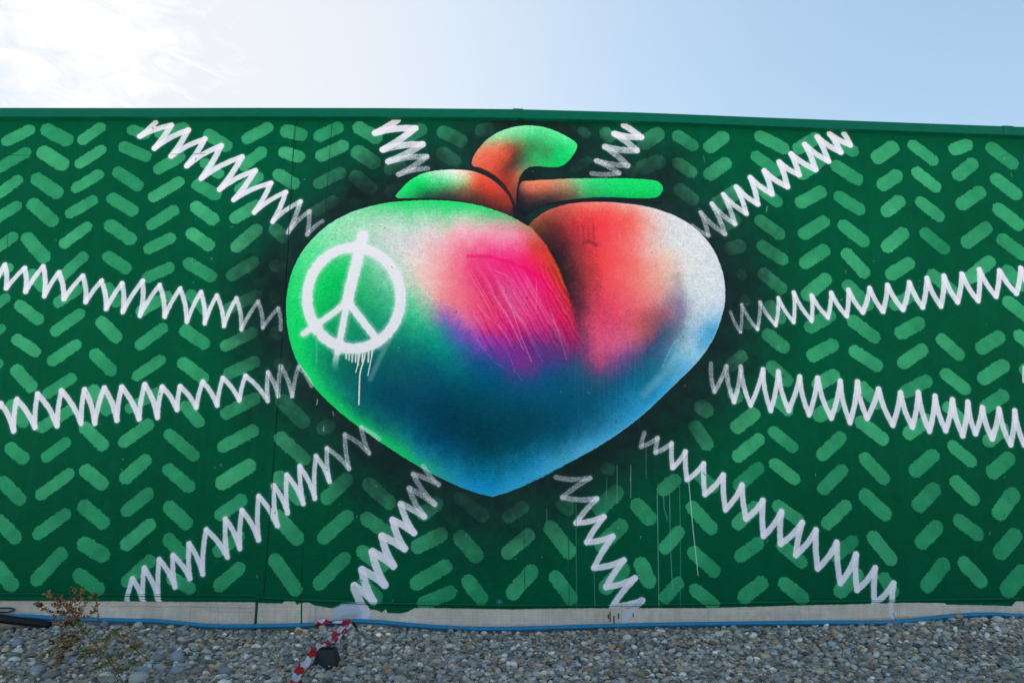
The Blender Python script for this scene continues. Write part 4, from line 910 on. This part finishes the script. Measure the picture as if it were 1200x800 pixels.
# ------------------------------------------------------------------ hose and pipe at the wall foot
HO = [(-160,724),(-60,722),(25,722),(60,724),(100,725.5),(150,727),(180,727.5),(215,730.5),(250,733.5),(300,733.5),(350,732.5),(380,730.5),(410,727.5),(440,728.5),(480,732),(520,735),(560,736.5),(600,736.5),(640,735.5),(700,733.5),
 (760,732),(820,731),(894,730),(967,729.3),(1002,729.3),(1048,728.8),(1083,725.2),(1112,722),(1142,720),(1171,719.8),(1200,722),(1300,726),(1450,730)]
P = catmull([at(x, y, -.0095) for x, y in HO], 5)
V, F = tube(P, .0086, 10)
hose = mk('hose', V, F, M_BLUE, None, True); tag(hose, 'thin bright blue hose running along the wall foot on the gravel', 'hose')
P = catmull([at(-120, 712, -.035), at(-30, 719, -.035), at(0, 724.5, -.036), at(25, 727.5, -.038), at(45, 730, -.04), at(58, 732, -.042)], 6)
V, F = tube(P, .0175, 14, .0125)
pipe = mk('pipe', V, F, M_BLACK, None, True); tag(pipe, 'black rubber pipe end lying by the wall at the far left', 'pipe')
P = catmull([at(-60, 712, -.006), at(-5, 712.5, -.006), at(12, 712.5, -.007), at(17, 714.5, -.01), at(10, 717, -.012), at(-10, 717.5, -.012)], 6)
V, F = tube(P, .0022, 6)
tag(mk('cable', V, F, M_GCORD, None, True), 'thin dark green cable loop on the wall base above the black pipe', 'cable')

# ------------------------------------------------------------------ black foot with tape over it
g0 = on_ground(380, 780, .004)
fr = (397 - 363) / 2 * (g0 - CAM).length / FPX
foot = empty('rubber_foot', (g0.x, g0.y - 0.0 + fr * .6, gz(g0.x, g0.y) + .004)); tag(foot, 'black tapered rubber foot on the gravel beneath striped tape', 'weight')
bm = bmesh.new()
rings = [(.98, 0), (1.0, .004), (.98, .007), (.80, .009), (.78, .011), (.56, .050), (.52, .055), (.46, .057), (.40, .057), (.38, .052), (.0, .052)]
prev = None
for rr, z in rings:
    cur = [bm.verts.new((fr * rr * math.copysign(abs(math.cos(a)) ** .42, math.cos(a)), fr * rr * .82 * math.copysign(abs(math.sin(a)) ** .42, math.sin(a)), z)) for a in [2 * math.pi * k / 24 for k in range(24)]] if rr else [bm.verts.new((0, 0, z))]
    if prev:
        for k in range(24):
            if len(cur) == 1: bm.faces.new((prev[k], prev[(k + 1) % 24], cur[0]))
            else: bm.faces.new((prev[k], prev[(k + 1) % 24], cur[(k + 1) % 24], cur[k]))
    prev = cur
from_bm('cone', bm, M_FOOT, foot, False)
bm = bmesh.new(); box(bm, -fr * 1.12, fr * 1.12, -fr * .95, fr * .95, -.006, .003, .002); from_bm('base_plate', bm, M_FOOT, foot)
bm = bmesh.new(); box(bm, fr * .7, fr * 1.35, -fr * .2, fr * .25, .004, .014, .002); from_bm('lug', bm, M_FOOT, foot)

tape = empty('barrier_tape', at(409, 727, -.03)); tag(tape, 'red and white striped barrier tape knotted on the blue hose, trailing forward', 'tape')
ti = Matrix.Translation(-tape.location)
def tape_strip(P, wd, block, phase=0, tw=0.0, seed=1, w1=None):
    r = random.Random(seed); P = catmull(P, 10); V = []; F = []; MI = []; n = len(P); L_ = 0; cols = 5
    for i, p in enumerate(P):
        t = (P[min(i + 1, n - 1)] - P[max(i - 1, 0)]).normalized(); s = t.cross(Vector((0, 0, 1)))
        s = s.normalized() if s.length > .01 else Vector((1, 0, 0)); u = s.cross(t)
        a = tw * math.sin(i * .33 + seed) + .3
        s2 = s * math.cos(a) + u * math.sin(a); u2 = s2.cross(t)
        ww = wd if w1 is None else wd + (w1 - wd) * i / (n - 1)
        for k in range(cols):
            q_ = k / (cols - 1) - .5
            V.append(p + s2 * q_ * ww + u2 * (ww * .16 * math.cos(q_ * 9 + i * .25) + r.uniform(-.0007, .0007)) - tape.location)
        if i:
            L_ += (P[i] - P[i - 1]).length
            for k in range(cols - 1):
                b0 = (i - 1) * cols + k; F.append((b0, b0 + 1, b0 + cols + 1, b0 + cols))
                MI.append(int((L_ + phase + (k * .25) * block * .12) / block) % 2)
    me = bpy.data.meshes.new('strand'); me.from_pydata([tuple(v) for v in V], [], F); me.materials.append(M_RED); me.materials.append(M_WHITE)
    me.polygons.foreach_set('material_index', MI); me.polygons.foreach_set('use_smooth', [True] * len(F)); me.update()
    o = bpy.data.objects.new('strand', me); COL.objects.link(o); o.parent = tape
    s_ = o.modifiers.new('film', 'SOLIDIFY'); s_.thickness = .0006
    return o
topc = Vector((foot.location.x, foot.location.y, foot.location.z + .066))
gpt = lambda px, py, h: (lambda g: Vector((g.x, g.y, g.z)))(on_ground(px, py, h))
tape_strip([at(410,728,-.024), at(400,736,-.09), at(389,747,-.19), at(379,754,-.30), at(366,766,-.40), gpt(358,776,.028), gpt(351,787,.018), gpt(344,800,.016), gpt(338,812,.016), gpt(330,830,.02)], .021, .058, .0, .5, 2, .036)
tape_strip([at(411,729,-.022), at(406,737,-.08), at(399,744,-.14), at(391,750,-.20), at(383,755,-.28)], .019, .045, .03, .6, 5)
tape_strip([at(411,726.5,-.024), at(403,728,-.03), at(392,728.5,-.032), at(382,728,-.03), at(374,727,-.028), at(369,731,-.026)], .013, .035, .0, .3, 9, .024)
tape_strip([at(369.5,732.5,-.03), at(375,731,-.034), at(383,731,-.036)], .018, .2, .0, .4, 12, .008)
V, F = tube(catmull([at(410,727,-.02), at(413,733,-.035), at(419,743,-.07), at(426,750,-.12), at(429,753,-.15)], 5), .0018, 6)
mk('cord', [v - tape.location for v in V], F, M_CORD, tape, True)
V, F = tube(catmull([at(413,728,-.014), at(417,734,-.03), at(423,743,-.06), at(427,749,-.10)], 5), .004, 6)
tag(mk('stick', V, F, M_BLACK, None, True), 'short dark stick on the gravel beside the knotted tape', 'stick')

# ------------------------------------------------------------------ dry weed
root = on_ground(148, 806, .0)
weed = empty('weed', root); tag(weed, 'dry reddish weed with small brown leaves leaning toward the wall base', 'plant')
def leaf_geo(V, F, p, d, ln, wd, r):
    d = d.normalized(); s = d.cross(Vector((r.uniform(-1, 1), r.uniform(-1, 1), r.uniform(-1, 1)))).normalized(); u = s.cross(d)
    b0 = len(V)
    V += [p, p + d * ln * .3 + s * wd * .8 + u * ln * .05, p + d * ln * .7 + s * wd * .75 + u * ln * .03, p + d * ln - u * ln * .1, p + d * ln * .7 - s * wd * .75 + u * ln * .03, p + d * ln * .3 - s * wd * .8 + u * ln * .05, p + d * ln * .5 - u * ln * .08]
    F += [(b0, b0 + 1, b0 + 6), (b0 + 1, b0 + 2, b0 + 6), (b0 + 2, b0 + 3, b0 + 6), (b0 + 3, b0 + 4, b0 + 6), (b0 + 4, b0 + 5, b0 + 6), (b0 + 5, b0, b0 + 6)]
leafsets = {'b': ([], []), 'd': ([], []), 'g': ([], [])}
rw = random.Random(4)
def branch(pts, r0, r1, kinds, dens, ln=.0085, spread=1.0):
    P = catmull([at(px, py, y) for px, py, y in pts], 7)
    V, F = tube(P, r0 * .7, 5, r1 * .7); mk('stem', [v - root for v in V], F, M_STEM, weed, True)
    tot = sum((P[i + 1] - P[i]).length for i in range(len(P) - 1)); n = int(tot * dens)
    for _ in range(n):
        q_ = rw.random() ** .85; i = min(len(P) - 2, int(q_ * (len(P) - 1))); p = P[i].lerp(P[i + 1], rw.random()); t = (P[i + 1] - P[i]).normalized()
        d = (t * rw.uniform(.0, .9) + Vector((rw.uniform(-1, 1), rw.uniform(-1, 1), rw.uniform(-.5, 1))) * .8)
        S = leafsets[rw.choice(kinds)]
        leaf_geo(S[0], S[1], p - root + d.normalized() * rw.uniform(0, .006) * spread, d, ln * rw.uniform(.7, 1.6), ln * rw.uniform(.28, .55), rw)
# main stem from the lower right up to the middle, then the fan of seed heads
branch([(148,806,-.66), (137,787,-.60), (126,772,-.54), (113,757,-.46), (103,745,-.40), (96,735,-.36), (90,726,-.33)], .0022, .0015, 'gggb', 330)
for e in ([(92,728,-.34),(80,722,-.30),(66,718,-.27),(52,714,-.25),(44,707,-.24)], [(92,728,-.34),(82,716,-.3),(70,706,-.27),(58,699,-.25),(55,694,-.24)],
          [(90,726,-.33),(82,712,-.3),(74,703,-.28),(69,700,-.27)], [(92,726,-.34),(88,712,-.3),(87,700,-.28),(86,690,-.27)], [(93,727,-.34),(93,710,-.31),(97,697,-.29),(96,690,-.28)],
          [(94,726,-.34),(100,708,-.3),(107,699,-.28),(110,697,-.27)], [(96,728,-.35),(105,722,-.31),(112,712,-.28),(114,702,-.27)], [(88,730,-.34),(78,733,-.31),(70,728,-.28),(62,722,-.27)],
          [(90,733,-.35),(80,728,-.31),(72,715,-.28),(64,708,-.27)], [(91,728,-.34),(86,720,-.31),(80,708,-.29)]):
    branch(e, .0012, .0006, 'dbbb', 430, .0098)
branch([(176,775,-.5),(160,762,-.44),(140,745,-.38),(118,727,-.3),(103,721,-.26),(92,717,-.25)], .0018, .0009, 'bd', 60)
branch([(115,727,-.3),(115,718,-.28),(114,709,-.27)], .0012, .0007, 'd', 300, .006)
for e in ([(96,738,-.38),(82,745,-.42),(70,755,-.47),(60,763,-.5),(50,772,-.53)], [(90,740,-.40),(78,758,-.46),(72,768,-.5),(64,782,-.56)], [(100,742,-.40),(86,752,-.45),(76,762,-.5)],
          [(95,742,-.40),(74,748,-.43),(62,752,-.46)]):
    branch(e, .001, .0006, 'bbdb', 650, .009, 2.2)
for e in ([(118,760,-.47),(126,748,-.42),(134,742,-.4)], [(122,765,-.5),(110,762,-.5),(100,766,-.52),(92,776,-.56)], [(130,778,-.56),(142,768,-.52),(152,760,-.49),(160,758,-.48)], [(135,785,-.58),(150,782,-.58),(160,776,-.57)],
          [(128,774,-.55),(116,782,-.58),(104,788,-.6)]):
    branch(e, .001, .0006, 'gbbg', 520, .010, 1.8)
for k, m_ in (('b', M_LBROWN), ('d', M_LDARK), ('g', M_LGREEN)):
    mk('foliage', leafsets[k][0], leafsets[k][1], m_, weed)
weed_small = on_ground(190, 808, 0)
